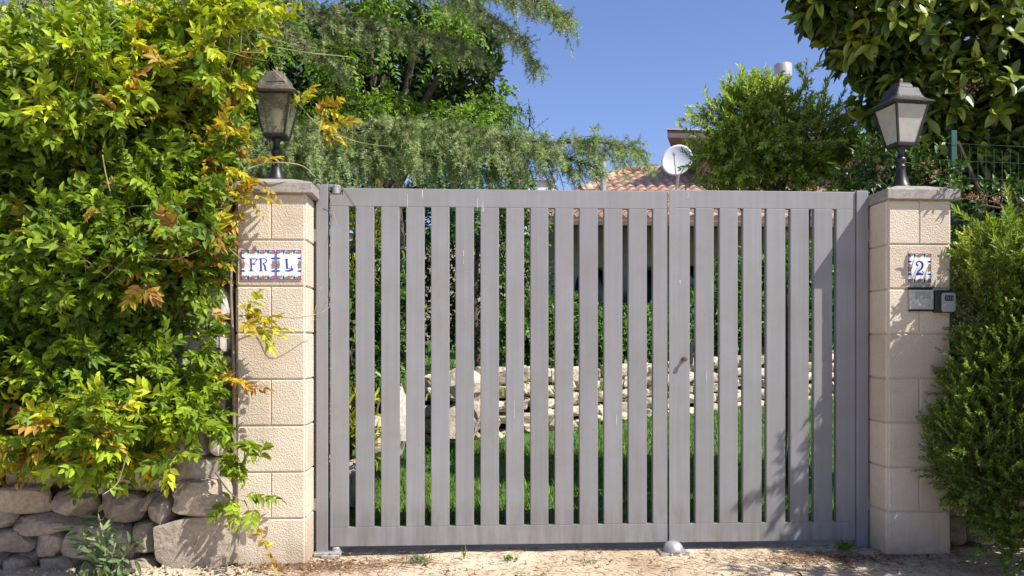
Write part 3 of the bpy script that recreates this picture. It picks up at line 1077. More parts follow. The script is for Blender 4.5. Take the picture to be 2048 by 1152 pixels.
def rrect(x0, z0, x1, z1, r, n=5):
    out = []
    for (cx, cz, s) in ((x1 - r, z1 - r, 0), (x0 + r, z1 - r, 1), (x0 + r, z0 + r, 2), (x1 - r, z0 + r, 3)):
        for k in range(n + 1):
            t = (s + k / n) * math.pi / 2
            out.append((cx + r * math.cos(t), cz + r * math.sin(t)))
    return out


MB().prism(rrect(a.x, c.z, c.x, a.z, 0.014), YP - 0.045, YP + 0.002).build("case", M['dark_plastic'], ks, bevel=0.003, seg=2)
MB().prism(rrect(a.x + W * 0.26, c.z + 0.004, c.x - W * 0.03, a.z - H * 0.12, 0.012), YP - 0.052, YP - 0.044).build("front_cover", M['grey_plastic'], ks, bevel=0.003, seg=2)
MB().prism(rrect(a.x + W * 0.40, c.z + H * 0.52, a.x + W * 0.84, a.z - H * 0.24, 0.005), YP - 0.0535, YP - 0.0515).build("dial_window", M['window'], ks)
b = MB()
for k in range(4):
    x = a.x + W * (0.46 + 0.1 * k)
    b.box((x, YP - 0.0545, c.z + H * 0.56), (x + W * 0.055, YP - 0.053, a.z - H * 0.29))
b.build("number_wheels", M['socket'], ks, bevel=0.0006)
# ------------------------------------------------------------------ house behind the garden
def roof_mat():
    m, nt, bs = new_mat("terracotta_tile")
    v = coords(nt)
    col = ramp(nt, noise(nt, v, 3.5, 7, 0.7), [(0.3, (0.43, 0.28, 0.20)), (0.5, (0.53, 0.365, 0.27)), (0.72, (0.63, 0.47, 0.375))])
    col = mixc(nt, ramp(nt, noise(nt, v, 22, 4), [(0.35, (0.5, 0.5, 0.5)), (0.55, (0, 0, 0))]), col, (0.30, 0.16, 0.10))
    nt.links.new(col, bs.inputs['Base Color'])
    bs.inputs['Roughness'].default_value = 0.9
    return m


def ashlar_mat(name, c1, c2):
    m, nt, bs = new_mat(name)
    v = coords(nt)
    br = N(nt, "ShaderNodeTexBrick")
    br.inputs['Color1'].default_value = (*c1, 1)
    br.inputs['Color2'].default_value = (*c2, 1)
    br.inputs['Mortar'].default_value = (0.22, 0.2, 0.17, 1)
    br.inputs['Scale'].default_value = 1.0
    br.inputs['Mortar Size'].default_value = 0.008
    br.inputs['Brick Width'].default_value = 0.5
    br.inputs['Row Height'].default_value = 0.26
    tc = N(nt, "ShaderNodeMapping")
    tc.inputs['Rotation'].default_value = (math.pi / 2, 0, 0)
    nt.links.new(v, tc.inputs['Vector'])
    nt.links.new(tc.outputs[0], br.inputs['Vector'])
    col = mixc(nt, ramp(nt, noise(nt, v, 5, 5), [(0.4, (0, 0, 0)), (0.7, (0.4, 0.4, 0.4))]), br.outputs['Color'], (0.25, 0.22, 0.18))
    nt.links.new(col, bs.inputs['Base Color'])
    bs.inputs['Roughness'].default_value = 0.9
    return m


M['roof_tile'] = roof_mat()
M['ashlar'] = ashlar_mat("stone_wall_blocks", (0.30, 0.27, 0.23), (0.34, 0.31, 0.26))
M['mauve'] = simple("mauve_brown_render", (0.27, 0.145, 0.13), 0.9, 0, 0.12, 4, 0.3, 50, 0.004)
M['fascia'] = simple("dark_brown_fascia", (0.10, 0.075, 0.07), 0.7, 0, 0.2, 6)
M['wood'] = simple("dark_wood", (0.07, 0.045, 0.03), 0.7, 0, 0.3, 12)
M['white_wall'] = simple("white_render", (0.72, 0.70, 0.66), 0.9, 0, 0.06, 3)
M['beige_wall'] = simple("beige_render", (0.46, 0.39, 0.31), 0.9, 0, 0.1, 3)
M['dish'] = simple("white_painted_dish", (0.72, 0.72, 0.71), 0.45, 0, 0.06, 6)
M['dark_glass'] = simple("dark_window_glass", (0.02, 0.03, 0.05), 0.08, 0, 0.3, 2, spec=0.6)

hg = 1.15                                     # terrace level at the house
YE, YR = 15.5, 19.5                            # eave line and top of the lower roof
xl = PX(1086, YE)
xr_ = PX(2150, YE)
hz_e = PZ(1200, 441, YE)
hz_r = PZ(1345, 351, YR)
house = empty("house", ((xl + xr_) / 2, YE + 3, hg), "house with terracotta tile roof, mauve upper storey and arched porch beyond the garden", "house")

# barrel tile roof: rows of half-round tiles, each course stepped over the one below
tw, cl = 0.235, 0.36
slope_len = math.hypot(YR - YE, hz_r - hz_e)
ncourse = int(slope_len / cl)
ux, uz = (YR - YE) / slope_len, (hz_r - hz_e) / slope_len
ncol = int((xr_ - xl + 1.5) / tw)
hip_run = PX(1165, 17.4) - xl                 # the left end of the roof is hipped
V, Fc = [], []
K = 7
for r in range(ncourse):
    s0, s1 = r * cl, (r + 1) * cl + 0.03
    for cidx in range(ncol):
        x0 = xl - 0.3 + cidx * tw
        if x0 < xl + (PX(1345, YR) - xl - 1.1) * (r / ncourse) - 0.35: continue
        o = len(V)
        for (s, lift) in ((s0, 0.055), (s1, 0.012)):
            for k in range(K):
                t = k / (K - 1)
                a = math.pi * t
                hgt = 0.075 * math.sin(a)
                V.append((x0 + tw * t, YE - 0.05 + ux * s - uz * (hgt + lift), hz_e + uz * s + ux * (hgt + lift)))
        for k in range(K - 1):
            Fc.append((o + k, o + k + 1, o + K + k + 1, o + K + k))
        # closed front of each tile
        for k in range(K):
            t = k / (K - 1)
            V.append((x0 + tw * t, YE - 0.05 + ux * s0, hz_e + uz * s0))
        o2 = o + 2 * K
        for k in range(K - 1):
            Fc.append((o + k + 1, o + k, o2 + k, o2 + k + 1))
roof = bigmesh("roof", np.array(V), np.array(Fc), M['roof_tile'], house, False)
b = MB()
b.prism([(xl - 0.25, 0), (xr_, 0), (xr_, 1), (PX(1345, YR) - 1.1, 1)], 0, 1)
b.v = [(x, YE + (YR - YE) * z + 0.02, hz_e + (hz_r - hz_e) * z - 0.03 - 0.10 * (1 - y)) for (x, y, z) in b.v]
b.build("roof_deck", M['wood'], roof)
# hip tiles along the left edge
b = MB()
p0, p1 = Vector((xl - 0.2, YE + 0.05, hz_e + 0.06)), Vector((PX(1345, YR) - 1.2, YR, hz_r + 0.10))
for k in range(14):
    a, c = p0.lerp(p1, k / 14), p0.lerp(p1, (k + 1.08) / 14)
    b.tube([a, c], [0.135, 0.105], 10)
b.tube([p1, Vector((PX(1420, YR), YR, hz_r + 0.10))], 0.12, 10)
b.build("hip_tiles", M['roof_tile'], roof, smooth=True)
# walls with an arched porch
yw = YE + 1.5
z_w1 = hz_e + 0.1
b = MB()
b.box((xl + 0.1, YE + 2.4, hg - 0.3), (xr_, YE + 2.6, z_w1 + 0.6))
b.build("back_wall", M['beige_wall'], house)
arches = [(PX(1150, yw), PX(1232, yw)), (PX(1246, yw), PX(1330, yw)), (PX(1350, yw), PX(1440, yw)), (PX(1460, yw), PX(1550, yw)), (PX(1570, yw), PX(1670, yw))]
b = MB()
xprev = xl + 0.1
top = z_w1
for (xa, xb) in arches:
    b.box((xprev, yw, hg - 0.3), (xa, yw + 0.4, top))
    spring = hg + 1.25
    rr = (xb - xa) / 2
    crown = min(spring + rr, top - 0.06)
    n = 12
    for k in range(n):
        t0, t1 = math.pi * (1 - k / n), math.pi * (1 - (k + 1) / n)
        xa0, xa1 = xa + rr * (1 + math.cos(t0)), xa + rr * (1 + math.cos(t1))
        za, zb_ = spring + (crown - spring) * math.sin(t0), spring + (crown - spring) * math.sin(t1)
        b.prism([(xa0, za), (xa1, zb_), (xa1, top), (xa0, top)], yw, yw + 0.4)
    xprev = xb
b.box((xprev, yw, hg - 0.3), (xr_, yw + 0.4, top))
b.build("porch_wall", M['ashlar'], house)
MB().box((xl - 0.25, YE - 0.1, hz_e - 0.12), (xr_, YE, hz_e + 0.0)).build("gutter", M['fascia'], house, bevel=0.02)
for (xa, xb) in arches[:4]:
    xm = (xa + xb) / 2
    b = MB()
    b.box((xm - 0.42, YE + 2.33, hg), (xm + 0.42, YE + 2.4, hg + 1.9))
    wd = b.build("porch_door", M['wood'], house)
    b = MB()
    b.box((xm - 0.32, YE + 2.30, hg + 0.7), (xm + 0.32, YE + 2.335, hg + 1.8))
    b.build("pane", M['dark_glass'], wd)
# upper storey
YU = 18.2
x0, x1 = PX(1392, YU), PX(2050, YU)
zt0, zt1 = PZ(1392, 280, YU), PZ(1760, 286, YU)
b = MB()
b.box((x0, YU, hz_e + 1.0), (x1, YU + 5, PZ(1392, 281, YU)))
b.v = [(x + 0.34 * (y - YU), y, z) for (x, y, z) in b.v]          # the upper storey stands at an angle to the road
b.build("upper_wall", M['mauve'], house)
x0r, x1r = PX(1335, YU - 0.7), PX(2080, YU - 0.7)
za, zb_ = PZ(1335, 260, YU - 0.7), PZ(1720, 268, YU - 0.7)
b = MB()
zr = za + (zb_ - za) * (x1r - x0r) / (PX(1720, YU - .7) - x0r)
b.prism([(x0r, za - 0.17), (x1r, zr - 0.17), (x1r, zr), (x0r, za)], YU - 0.7, YU + 5.8)
b.v = [(x + 0.34 * (y - YU + 0.7), y, z) for (x, y, z) in b.v]
ur = b.build("upper_roof", M['fascia'], house, bevel=0.01)
b = MB()
b.prism([(x0r - 0.02, za + 0.003), (x1r, zr + 0.003), (x1r, zr + 0.03), (x0r - 0.02, za + 0.03)], YU - 0.73, YU + 5.83)
b.v = [(x + 0.34 * (y - YU + 0.7), y, z) for (x, y, z) in b.v]
b.build("roof_edge_trim", M['galv'], ur)
# flue on the upper roof
YC = 17.6
cx, cz0, cz1 = PX(1566, YC), PZ(1566, 262, YC), PZ(1566, 158, YC)
fl = MB()
rr = (PX(1580, YC) - PX(1552, YC)) / 2 * 0.72
fl.lathe((cx, YC, 0), [(rr, cz0 - 1.0), (rr, cz1 + 0.02)], 20)
fo = fl.build("flue", M['galv'], house, smooth=True)
fo.data.set_sharp_from_angle(angle=0.7)
fl = MB()
R_ = (PX(1582, YC) - PX(1548, YC)) / 2
zc0, zc1 = PZ(1566, 156, YC), PZ(1566, 131, YC)
fl.lathe((cx, YC, 0), [(R_ * 0.8, zc0 - 0.02), (R_ * 0.96, zc0), (R_ * 0.96, zc0 + 0.02), (R_, zc0 + 0.025), (R_, zc1), (R_ * 0.97, zc1 + 0.015), (R_ * 0.2, zc1 + 0.03)], 24)
fc = fl.build("flue_cowl", simple("light_grey_steel", (0.40, 0.39, 0.38), 0.5, 0.2), fo, smooth=True)
fc.data.set_sharp_from_angle(angle=0.7)
# small pipe on the ridge and a satellite dish
pp = MB()
pp.lathe((PX(1206, 17), 17, 0), [(0.07, hz_e + 0.5), (0.07, PZ(1206, 322, 17)), (0.10, PZ(1206, 320, 17)), (0.10, PZ(1206, 312, 17))], 14)
pp.build("vent_pipe", M['galv'], house, smooth=False)

YD = 15.9
dc = P(1354, 320, YD)
dn = (Vector((-0.50, -1.0, 0.30))).normalized()
ds = empty("satellite_dish", dc, "round white satellite dish at the left corner of the mauve upper storey", "satellite dish")
ue = dn.cross(Vector((0, 0, 1))).normalized()
ve = ue.cross(dn).normalized()
Rd = 31.5 / F * (YD * 0.998 + 0.2) 
V, Fc = [], []
nr, na = 8, 40
for side in (0, 1):
    for i in range(nr + 1):
        r = Rd * i / nr
        for k in range(na):
            t = 2 * math.pi * k / na
            q = dc + (ue * math.cos(t) * 1.0 + ve * math.sin(t) * 1.06) * r + dn * (0.16 * (i / nr) ** 2 * Rd * 1.2 - side * 0.012 - 0.05)
            V.append(q)
off = (nr + 1) * na
for i in range(nr):
    for k in range(na):
        j = (k + 1) % na
        Fc.append((i * na + k, i * na + j, (i + 1) * na + j, (i + 1) * na + k))
        Fc.append((off + i * na + k, off + (i + 1) * na + k, off + (i + 1) * na + j, off + i * na + j))
for k in range(na):
    j = (k + 1) % na
    Fc.append((nr * na + k, nr * na + j, off + nr * na + j, off + nr * na + k))
bigmesh("reflector", np.array([tuple(v) for v in V]), np.array(Fc), M['dish'], ds, True)
b = MB()
tip = dc + dn * 0.30 - ve * 0.02
foot = dc - ve * Rd * 1.05 + dn * 0.03
b.tube([foot, tip], 0.011, 8)
b.tube([tip - dn * 0.05, tip + dn * 0.02], [0.03, 0.026], 10)
b.build("feed_arm", M['galv'], ds)
b = MB()
b.tube([dc - dn * 0.06, dc - dn * 0.22, Vector((dc.x + 0.08, YD + 0.35, PZ(1354, 372, YD)))], 0.028, 8)
b.build("mount", M['galv'], ds)

# neighbour's white parapet and beige garden wall, far behind
nb = empty("white_building", (PX(1060, 27), 27, 1), "sliver of a white neighbouring building above the gate's top rail", "building")
MB().box((PX(1030, 27), 27, 0.5), (PX(1112, 27), 31, PZ(1100, 362, 27))).build("wall", M['white_wall'], nb)
MB().box((PX(1028, 27), 26.9, PZ(1100, 362, 27)), (PX(1114, 27), 31.1, PZ(1100, 358, 27))).build("parapet", M['galv'], nb)
bw_ = empty("beige_garden_wall", (PX(900, 22), 22, 1), "plain beige rendered wall behind the dark hedge, seen through the gate bars", "wall")
MB().box((PX(560, 22), 22, 0.8), (PX(1086, 22), 22.3, PZ(900, 472, 22))).build("wall", M['beige_wall'], bw_)
MB().box((PX(558, 22), 21.95, PZ(900, 472, 22)), (PX(1088, 22), 22.35, PZ(900, 468, 22))).build("coping", M['pale_stone'], bw_)
# ------------------------------------------------------------------ foliage tools
def leaf_template(kind):
    """Leaf along +Y, upper side +Z; returns verts, faces (quads) and per-vertex |across|, along."""
    if kind == 'leaf2':
        V = [(0, 0, 0), (0.5, 0.45, 0.10), (0, 1, -0.02), (-0.5, 0.45, 0.10), (0, 0.5, 0)]
        Fq = [(0, 1, 2, 4), (0, 4, 2, 3)]
        return np.array(V, float), np.array(Fq), np.array([0, 1, 0, 1, 0.]), np.array([0, .45, 1, .45, .5])
    ys = [0, 0.22, 0.52, 0.80, 1.0]
    ws = {'ovate': [0.06, 0.92, 0.95, 0.48, 0.02], 'lance': [0.08, 0.75, 1.0, 0.62, 0.03], 'ellip': [0.10, 0.78, 1.0, 0.74, 0.06]}[kind]
    cup, droop = {'ovate': (0.36, 0.26), 'lance': (0.18, 0.10), 'ellip': (0.20, 0.16)}[kind]
    V, ac, al = [], [], []
    for y, w in zip(ys, ws):
        z = -droop * y * y
        for sx in (-1, 0, 1):
            V.append((sx * w * 0.5, y, z + (cup * w * 0.5 if sx else 0)))
            ac.append(abs(sx))
            al.append(y)
    Fq = []
    for i in range(4):
        for j in (0, 1):
            a = i * 3 + j
            Fq.append((a, a + 1, a + 4, a + 3))
    return np.array(V, float), np.array(Fq), np.array(ac, float), np.array(al, float)


def leaves(name, pos, d, n, length, width, tint, mat, parent, kind='leaf2', rng=None):
    T, Fq, ac, al = leaf_template(kind)
    d = nrm(d)
    x = nrm(np.cross(d, n))
    z = np.cross(x, d)
    L = np.broadcast_to(np.asarray(length, float), (len(pos),))
    Wd = np.broadcast_to(np.asarray(width, float), (len(pos),))
    k = len(T)
    tz = T[:, 2][None, :] * (0.2 + rng.rand(len(pos))[:, None] * 1.8)
    V = pos[:, None, :] + x[:, None, :] * (T[:, 0][None, :] * Wd[:, None])[..., None] + d[:, None, :] * (T[:, 1][None, :] * L[:, None])[..., None] \
        + z[:, None, :] * (tz * np.where(T[:, 0] != 0, Wd[:, None], L[:, None]) if kind == 'leaf2' else tz * L[:, None] * 0.9)[..., None]
    Fa = (Fq[None] + (np.arange(len(pos)) * k)[:, None, None]).reshape(-1, 4)
    A = np.empty((len(pos), k, 3))
    A[..., 0] = np.asarray(tint)[:, None]
    A[..., 1] = ac[None]
    A[..., 2] = rng.rand(len(pos))[:, None]
    return bigmesh(name, V.reshape(-1, 3), Fa, mat, parent, True, A.reshape(-1, 3))


def tubes_np(name, pts, rad, mat, parent, n=4, tint=None):
    """pts (N,K,3), rad (N,K): many thin stems in one mesh."""
    Nn, K = pts.shape[:2]
    t = np.empty_like(pts)
    t[:, 1:-1] = pts[:, 2:] - pts[:, :-2]
    t[:, 0] = pts[:, 1] - pts[:, 0]
    t[:, -1] = pts[:, -1] - pts[:, -2]
    t = nrm(t)
    ref = np.where(np.abs(t[..., 2:3]) > 0.9, np.array([1., 0, 0]), np.array([0, 0, 1.]))
    a = nrm(np.cross(t, ref))
    b = np.cross(t, a)
    ang = 2 * np.pi * np.arange(n) / n
    V = pts[:, :, None, :] + rad[:, :, None, None] * (a[:, :, None, :] * np.cos(ang)[None, None, :, None] + b[:, :, None, :] * np.sin(ang)[None, None, :, None])
    base = (np.arange(Nn) * K * n)[:, None, None]
    kk = (np.arange(K - 1) * n)[None, :, None]
    i = np.arange(n)[None, None, :]
    j = (np.arange(n) + 1) % n
    j = j[None, None, :]
    Fa = np.stack([base + kk + i, base + kk + j, base + kk + n + j, base + kk + n + i], -1).reshape(-1, 4)
    return bigmesh(name, V.reshape(-1, 3), Fa, mat, parent, True)


def perp(d, rng):
    a = nrm(np.cross(d, nrm(rng.normal(size=d.shape))))
    return a, np.cross(d, a)


def shoot_leaves(anchor, d, L, nleaf, ang, rng, droop=0.0, start=0.15, jitter=0.25):
    """Leaves spiralling along each shoot: returns pos, dir, normal, t (0 base..1 tip), shoot index; and shoot lines."""
    Nn = len(anchor)
    d = nrm(d)
    u, v = perp(d, rng)
    L = np.broadcast_to(np.asarray(L, float), (Nn,))
    ph = rng.rand(Nn) * 6.28
    P_, D_, N_, T_, I_ = [], [], [], [], []
    for k in range(nleaf):
        t = start + (1 - start) * (k + 0.5) / nleaf
        p = anchor + d * (L * t)[:, None]
        p[:, 2] -= droop * L * t * t
        ax = d.copy()
        ax[:, 2] -= 2 * droop * t
        ax = nrm(ax)
        az = ph + k * 2.39996 + rng.uniform(-.3, .3, Nn)
        out = u * np.cos(az)[:, None] + v * np.sin(az)[:, None]
        a = ang * (1.15 - 0.55 * t) + rng.normal(size=Nn) * jitter * 0.5
        ld = out * np.sin(a)[:, None] + ax * np.cos(a)[:, None]
        ln = ax * np.sin(a)[:, None] - out * np.cos(a)[:, None] + rng.normal(size=(Nn, 3)) * jitter
        P_.append(p); D_.append(ld); N_.append(ln); T_.append(np.full(Nn, t)); I_.append(np.arange(Nn))
    ts = np.linspace(0, 1, 4)
    lines = anchor[:, None, :] + d[:, None, :] * (L[:, None] * ts[None])[..., None]
    lines[:, :, 2] -= droop * L[:, None] * ts[None] ** 2
    return np.concatenate(P_), np.concatenate(D_), np.concatenate(N_), np.concatenate(T_), np.concatenate(I_), lines


def compound(pos, d, n, L, pairs, leaflet, width, rng, droop=0.35, tint=None, ang=1.05):
    """Pinnate leaves: returns leaflet arrays and rachis lines."""
    d = nrm(d)
    side = nrm(np.cross(d, n))
    n = np.cross(side, d)
    Nn = len(pos)
    L = np.broadcast_to(np.asarray(L, float), (Nn,))
    P_, D_, N_, S_, T_ = [], [], [], [], []
    sc = 0.8 + 0.4 * rng.rand(Nn)
    for k in range(pairs + 1):
        t = 0.22 + 0.78 * k / pairs
        p = pos + d * (L * t)[:, None]
        p[:, 2] -= droop * L * t * t
        ax = d.copy()
        ax[:, 2] -= 2 * droop * t
        ax = nrm(ax)
        nn = nrm(n + np.array([0, 0, 0.15]))
        for sg in ((-1, 1) if k < pairs else (0,)):
            a = ang * (1 - 0.35 * t) if sg else 0
            a = a + rng.normal(size=Nn) * 0.14
            dd = ax * np.cos(a)[:, None] + side * (sg * np.sin(a))[:, None] + rng.normal(size=(Nn, 3)) * 0.20
            dd[:, 2] -= 0.05
            P_.append(p); D_.append(dd); N_.append(nn + rng.normal(size=(Nn, 3)) * 0.55)
            S_.append(sc * leaflet * (0.75 + 0.5 * math.sin(math.pi * min(1, 0.25 + 0.6 * t))) / 1.15)
            T_.append(tint)
    ts = np.linspace(0, 1, 4)
    lines = pos[:, None, :] + d[:, None, :] * (L[:, None] * ts[None])[..., None]
    lines[:, :, 2] -= droop * L[:, None] * ts[None] ** 2
    S = np.concatenate(S_)
    return np.concatenate(P_), np.concatenate(D_), np.concatenate(N_), S, S * width / leaflet, np.concatenate(T_), lines


def in_poly(px, py, poly):
    r = np.zeros(len(px), bool)
    n = len(poly)
    for i in range(n):
        x0, y0 = poly[i]
        x1, y1 = poly[(i + 1) % n]
        c = ((y0 > py) != (y1 > py)) & (px < (x1 - x0) * (py - y0) / ((y1 - y0) if y1 != y0 else 1e-9) + x0)
        r ^= c
    return r


def Pn(px, py, Y):
    xr = (px - 1024.0) / F
    Zc = Y / (_c - _s * xr)
    return np.stack([(_s + _c * xr) * Zc, np.broadcast_to(Y, Zc.shape) if np.ndim(Y) == 0 else Y, EYE - (py - HORIZON) / F * Zc], -1)


def rand_poly(poly, n, rng):
    a = np.array(poly)
    lo, hi = a.min(0), a.max(0)
    X, Y = np.empty(0), np.empty(0)
    while len(X) < n:
        x, y = rng.uniform(lo[0], hi[0], 4 * n), rng.uniform(lo[1], hi[1], 4 * n)
        k = in_poly(x, y, poly)
        X, Y = np.concatenate([X, x[k]]), np.concatenate([Y, y[k]])
    return X[:n], Y[:n]


def ell_points(c, r, n, rng, inner=0.55):
    u = nrm(rng.normal(size=(n, 3)))
    q = inner + (1 - inner) * rng.rand(n) ** 0.6
    return np.array(c) + u * q[:, None] * np.array(r), nrm(u / np.array(r))


UP = np.array([0, 0, 1.0])
SUNV = np.array(SUN)

# ------------------------------------------------------------------ leaf materials (tint 0 .. 1 runs along each ramp)
M['wisteria'] = leaf_mat("wisteria_leaf", [(0.0, (0.030, 0.075, 0.012)), (0.30, (0.115, 0.20, 0.014)), (0.55, (0.31, 0.42, 0.02)), (0.74, (0.48, 0.50, 0.028)), (0.88, (0.52, 0.35, 0.04)), (1.0, (0.38, 0.19, 0.055))], 0.36, 0.5, 0.3, (0.22, 0.28, 0.06), (0.20, 0.15, 0.03))
M['cedar'] = leaf_mat("cedar_needle", [(0.0, (0.08, 0.12, 0.035)), (0.5, (0.24, 0.38, 0.115)), (0.8, (0.50, 0.64, 0.27)), (1.0, (0.24, 0.17, 0.09))], 0.30, 0.6, 0.2)
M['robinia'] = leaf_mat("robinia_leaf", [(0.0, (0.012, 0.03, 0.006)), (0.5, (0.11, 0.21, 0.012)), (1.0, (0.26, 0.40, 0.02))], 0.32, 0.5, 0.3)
M['polygala'] = leaf_mat("myrtle_leaf", [(0.0, (0.025, 0.06, 0.012)), (0.5, (0.17, 0.275, 0.055)), (1.0, (0.44, 0.54, 0.10))], 0.38, 0.42, 0.4)
M['viburnum'] = leaf_mat("glossy_viburnum_leaf", [(0.0, (0.014, 0.033, 0.008)), (0.45, (0.036, 0.075, 0.012)), (0.8, (0.13, 0.18, 0.02)), (1.0, (0.24, 0.29, 0.035))], 0.28, 0.30, 0.5, (0.12, 0.17, 0.035))
M['hedge'] = leaf_mat("small_hedge_leaf", [(0.0, (0.028, 0.055, 0.012)), (0.5, (0.125, 0.20, 0.035)), (0.85, (0.27, 0.37, 0.05)), (1.0, (0.36, 0.40, 0.06))], 0.3, 0.42, 0.4)
M['tinus'] = leaf_mat("dark_shrub_leaf", [(0.0, (0.02, 0.045, 0.012)), (0.6, (0.06, 0.12, 0.025)), (1.0, (0.20, 0.27, 0.05))], 0.2, 0.4, 0.4)
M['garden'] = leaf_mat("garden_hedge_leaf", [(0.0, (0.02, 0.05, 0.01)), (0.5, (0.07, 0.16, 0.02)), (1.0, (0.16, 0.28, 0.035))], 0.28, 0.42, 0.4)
M['thuja'] = leaf_mat("golden_thuja_spray", [(0.0, (0.08, 0.12, 0.012)), (0.5, (0.22, 0.27, 0.018)), (1.0, (0.36, 0.37, 0.03))], 0.25, 0.6, 0.2)
M['grass'] = leaf_mat("grass_blade", [(0.0, (0.06, 0.13, 0.015)), (0.5, (0.14, 0.28, 0.028)), (0.85, (0.22, 0.36, 0.05)), (1.0, (0.34, 0.29, 0.12))], 0.3, 0.5, 0.25)
M['thistle'] = leaf_mat("grey_green_leaf", [(0.0, (0.08, 0.12, 0.06)), (0.5, (0.15, 0.22, 0.10)), (1.0, (0.26, 0.30, 0.12))], 0.2, 0.6, 0.2)
M['petal'] = leaf_mat("mauve_petal", [(0.0, (0.28, 0.06, 0.42)), (0.5, (0.45, 0.25, 0.36)), (1.0, (0.5, 0.33, 0.30))], 0.35, 0.5, 0.2)
M['bud'] = leaf_mat("pink_brown_bud", [(0.0, (0.30, 0.14, 0.10)), (1.0, (0.52, 0.30, 0.23))], 0.2, 0.6, 0.2)
M['orange_flower'] = leaf_mat("orange_flower", [(0.0, (0.7, 0.16, 0.02)), (1.0, (0.75, 0.35, 0.35))], 0.3, 0.5, 0.2)

# ------------------------------------------------------------------ wisteria over the left wall
rng = np.random.RandomState(21)
wis = empty("wisteria_vine", (-1.9, 4.5, 0), "huge wisteria vine smothering the stone wall, green with yellow and copper leaves", "vine")
poly = [(-190, 150), (0, 125), (110, 115), (175, 80), (240, 95), (300, 85), (345, 65), (400, 55), (460, 45), (505, 65), (520, 100), (500, 150), (468, 200), (458, 280), (452, 345), (442, 400), (438, 480), (438, 560), (435, 620), (412, 690), (390, 760), (405, 850), (425, 890), (415, 915), (350, 932), (270, 940), (180, 932), (100, 912), (-190, 905)]


def front_y(px, py):
    f = 4.12 + 0.10 * np.sin(px * 0.021 + 1) + 0.08 * np.sin(py * 0.017 + px * 0.009)
    f = f + 0.16 * np.clip((px - 330) / 140, 0, 1) + 0.12 * np.clip((120 - py) / 120, 0, 1) - 0.04 * np.clip((py - 600) / 300, 0, 1)
    f = f + 0.20 * np.clip((px - 300) / 150, 0, 1) * np.clip((py - 620) / 100, 0, 1)
    return f + 0.10 * vnoise(np.stack([px / 90, py / 90, px * 0], -1), 5)


warm = [(265, 100, 40, .8), (300, 245, 75, .8), (330, 265, 40, 1), (250, 215, 40, .95), (500, 150, 50, .85), (470, 350, 70, .86), (480, 400, 50, .92), (395, 405, 60, 1.0), (330, 480, 55, 1.0), (300, 500, 40, .95), (250, 420, 50, .8),
        (400, 550, 50, .9), (460, 640, 70, .82), (510, 650, 60, .84), (40, 870, 75, .97), (15, 920, 60, .9), (140, 850, 50, .88), (230, 900, 40, .85), (60, 930, 45, .8), (470, 740, 45, .95), (100, 480, 40, .8), (160, 215, 35, .7), (90, 70, 40, .95), (400, 180, 40, .85), (430, 300, 40, .85), (200, 850, 40, .7)]


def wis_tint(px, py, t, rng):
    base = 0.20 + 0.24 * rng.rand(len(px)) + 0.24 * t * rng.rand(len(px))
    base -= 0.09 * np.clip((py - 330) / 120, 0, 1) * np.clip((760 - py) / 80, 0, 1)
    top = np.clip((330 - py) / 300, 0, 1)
    base += 0.28 * top * rng.rand(len(px)) + 0.14 * np.clip((vnoise(np.stack([px / 60, py / 60, px * 0], -1), 9)), -0.5, 1)  # upper leaves tinted lighter, light shining through them put into the colour
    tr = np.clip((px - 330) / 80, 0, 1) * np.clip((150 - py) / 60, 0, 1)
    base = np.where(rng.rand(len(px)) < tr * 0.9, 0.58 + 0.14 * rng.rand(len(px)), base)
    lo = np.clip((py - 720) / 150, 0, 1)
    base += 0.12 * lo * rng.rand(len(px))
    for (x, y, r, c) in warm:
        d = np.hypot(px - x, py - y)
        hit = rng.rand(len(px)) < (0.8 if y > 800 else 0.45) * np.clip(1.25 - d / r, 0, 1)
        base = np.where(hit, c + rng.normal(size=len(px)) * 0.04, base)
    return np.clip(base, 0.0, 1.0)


NS = 1700
px, py = rand_poly(poly, NS, rng)
# thin out where the pale stones show through
holes = [(390, 670, 62), (445, 720, 55), (445, 800, 60), (410, 640, 45), (335, 650, 30), (450, 870, 45), (225, 780, 28), (330, 880, 25), (130, 850, 18)]
keep = np.ones(NS, bool)
for (x, y, r) in holes:
    keep &= ~((np.hypot(px - x, py - y) < r) & (rng.rand(NS) < 0.93))
keep &= vnoise(np.stack([px / 48, py / 48, px * 0], -1), 17) > -0.62
px, py = px[keep], py[keep]
Yq = front_y(px, py) + 0.10 * vnoise(np.stack([px / 35, py / 35, px * 0], -1), 18) + 0.28 * rng.rand(len(px)) ** 1.3 + 0.10
anc = Pn(px, py, Yq)
out = np.tile(np.array([0.05, -0.8, 0.6]), (len(px), 1)) + rng.normal(size=(len(px), 3)) * 0.75
out[:, 2] += 0.9 * np.clip((150 - py) / 150, 0, 1)
out[:, 0] += 0.25 * np.clip((px - 380) / 100, 0, 1)
out = nrm(out)
Ls = rng.uniform(0.12, 0.30, len(px))
lp, ld, ln, lt, li, lines = shoot_leaves(anc, out, Ls, 6, 1.0, rng, droop=0.05, jitter=0.4)
ln = ln * 0.7 + UP * 0.35 + SUNV * 0.45 + rng.normal(size=ln.shape) * 0.35
cpx, cpy = px[li], py[li]
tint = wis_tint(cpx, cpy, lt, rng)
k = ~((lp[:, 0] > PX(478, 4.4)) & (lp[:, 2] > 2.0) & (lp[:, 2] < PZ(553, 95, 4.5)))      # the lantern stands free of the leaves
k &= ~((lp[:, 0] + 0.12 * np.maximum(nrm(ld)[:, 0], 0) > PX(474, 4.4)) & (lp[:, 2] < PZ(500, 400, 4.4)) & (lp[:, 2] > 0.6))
lp, ld, ln, tint = lp[k], ld[k], ln[k], tint[k]
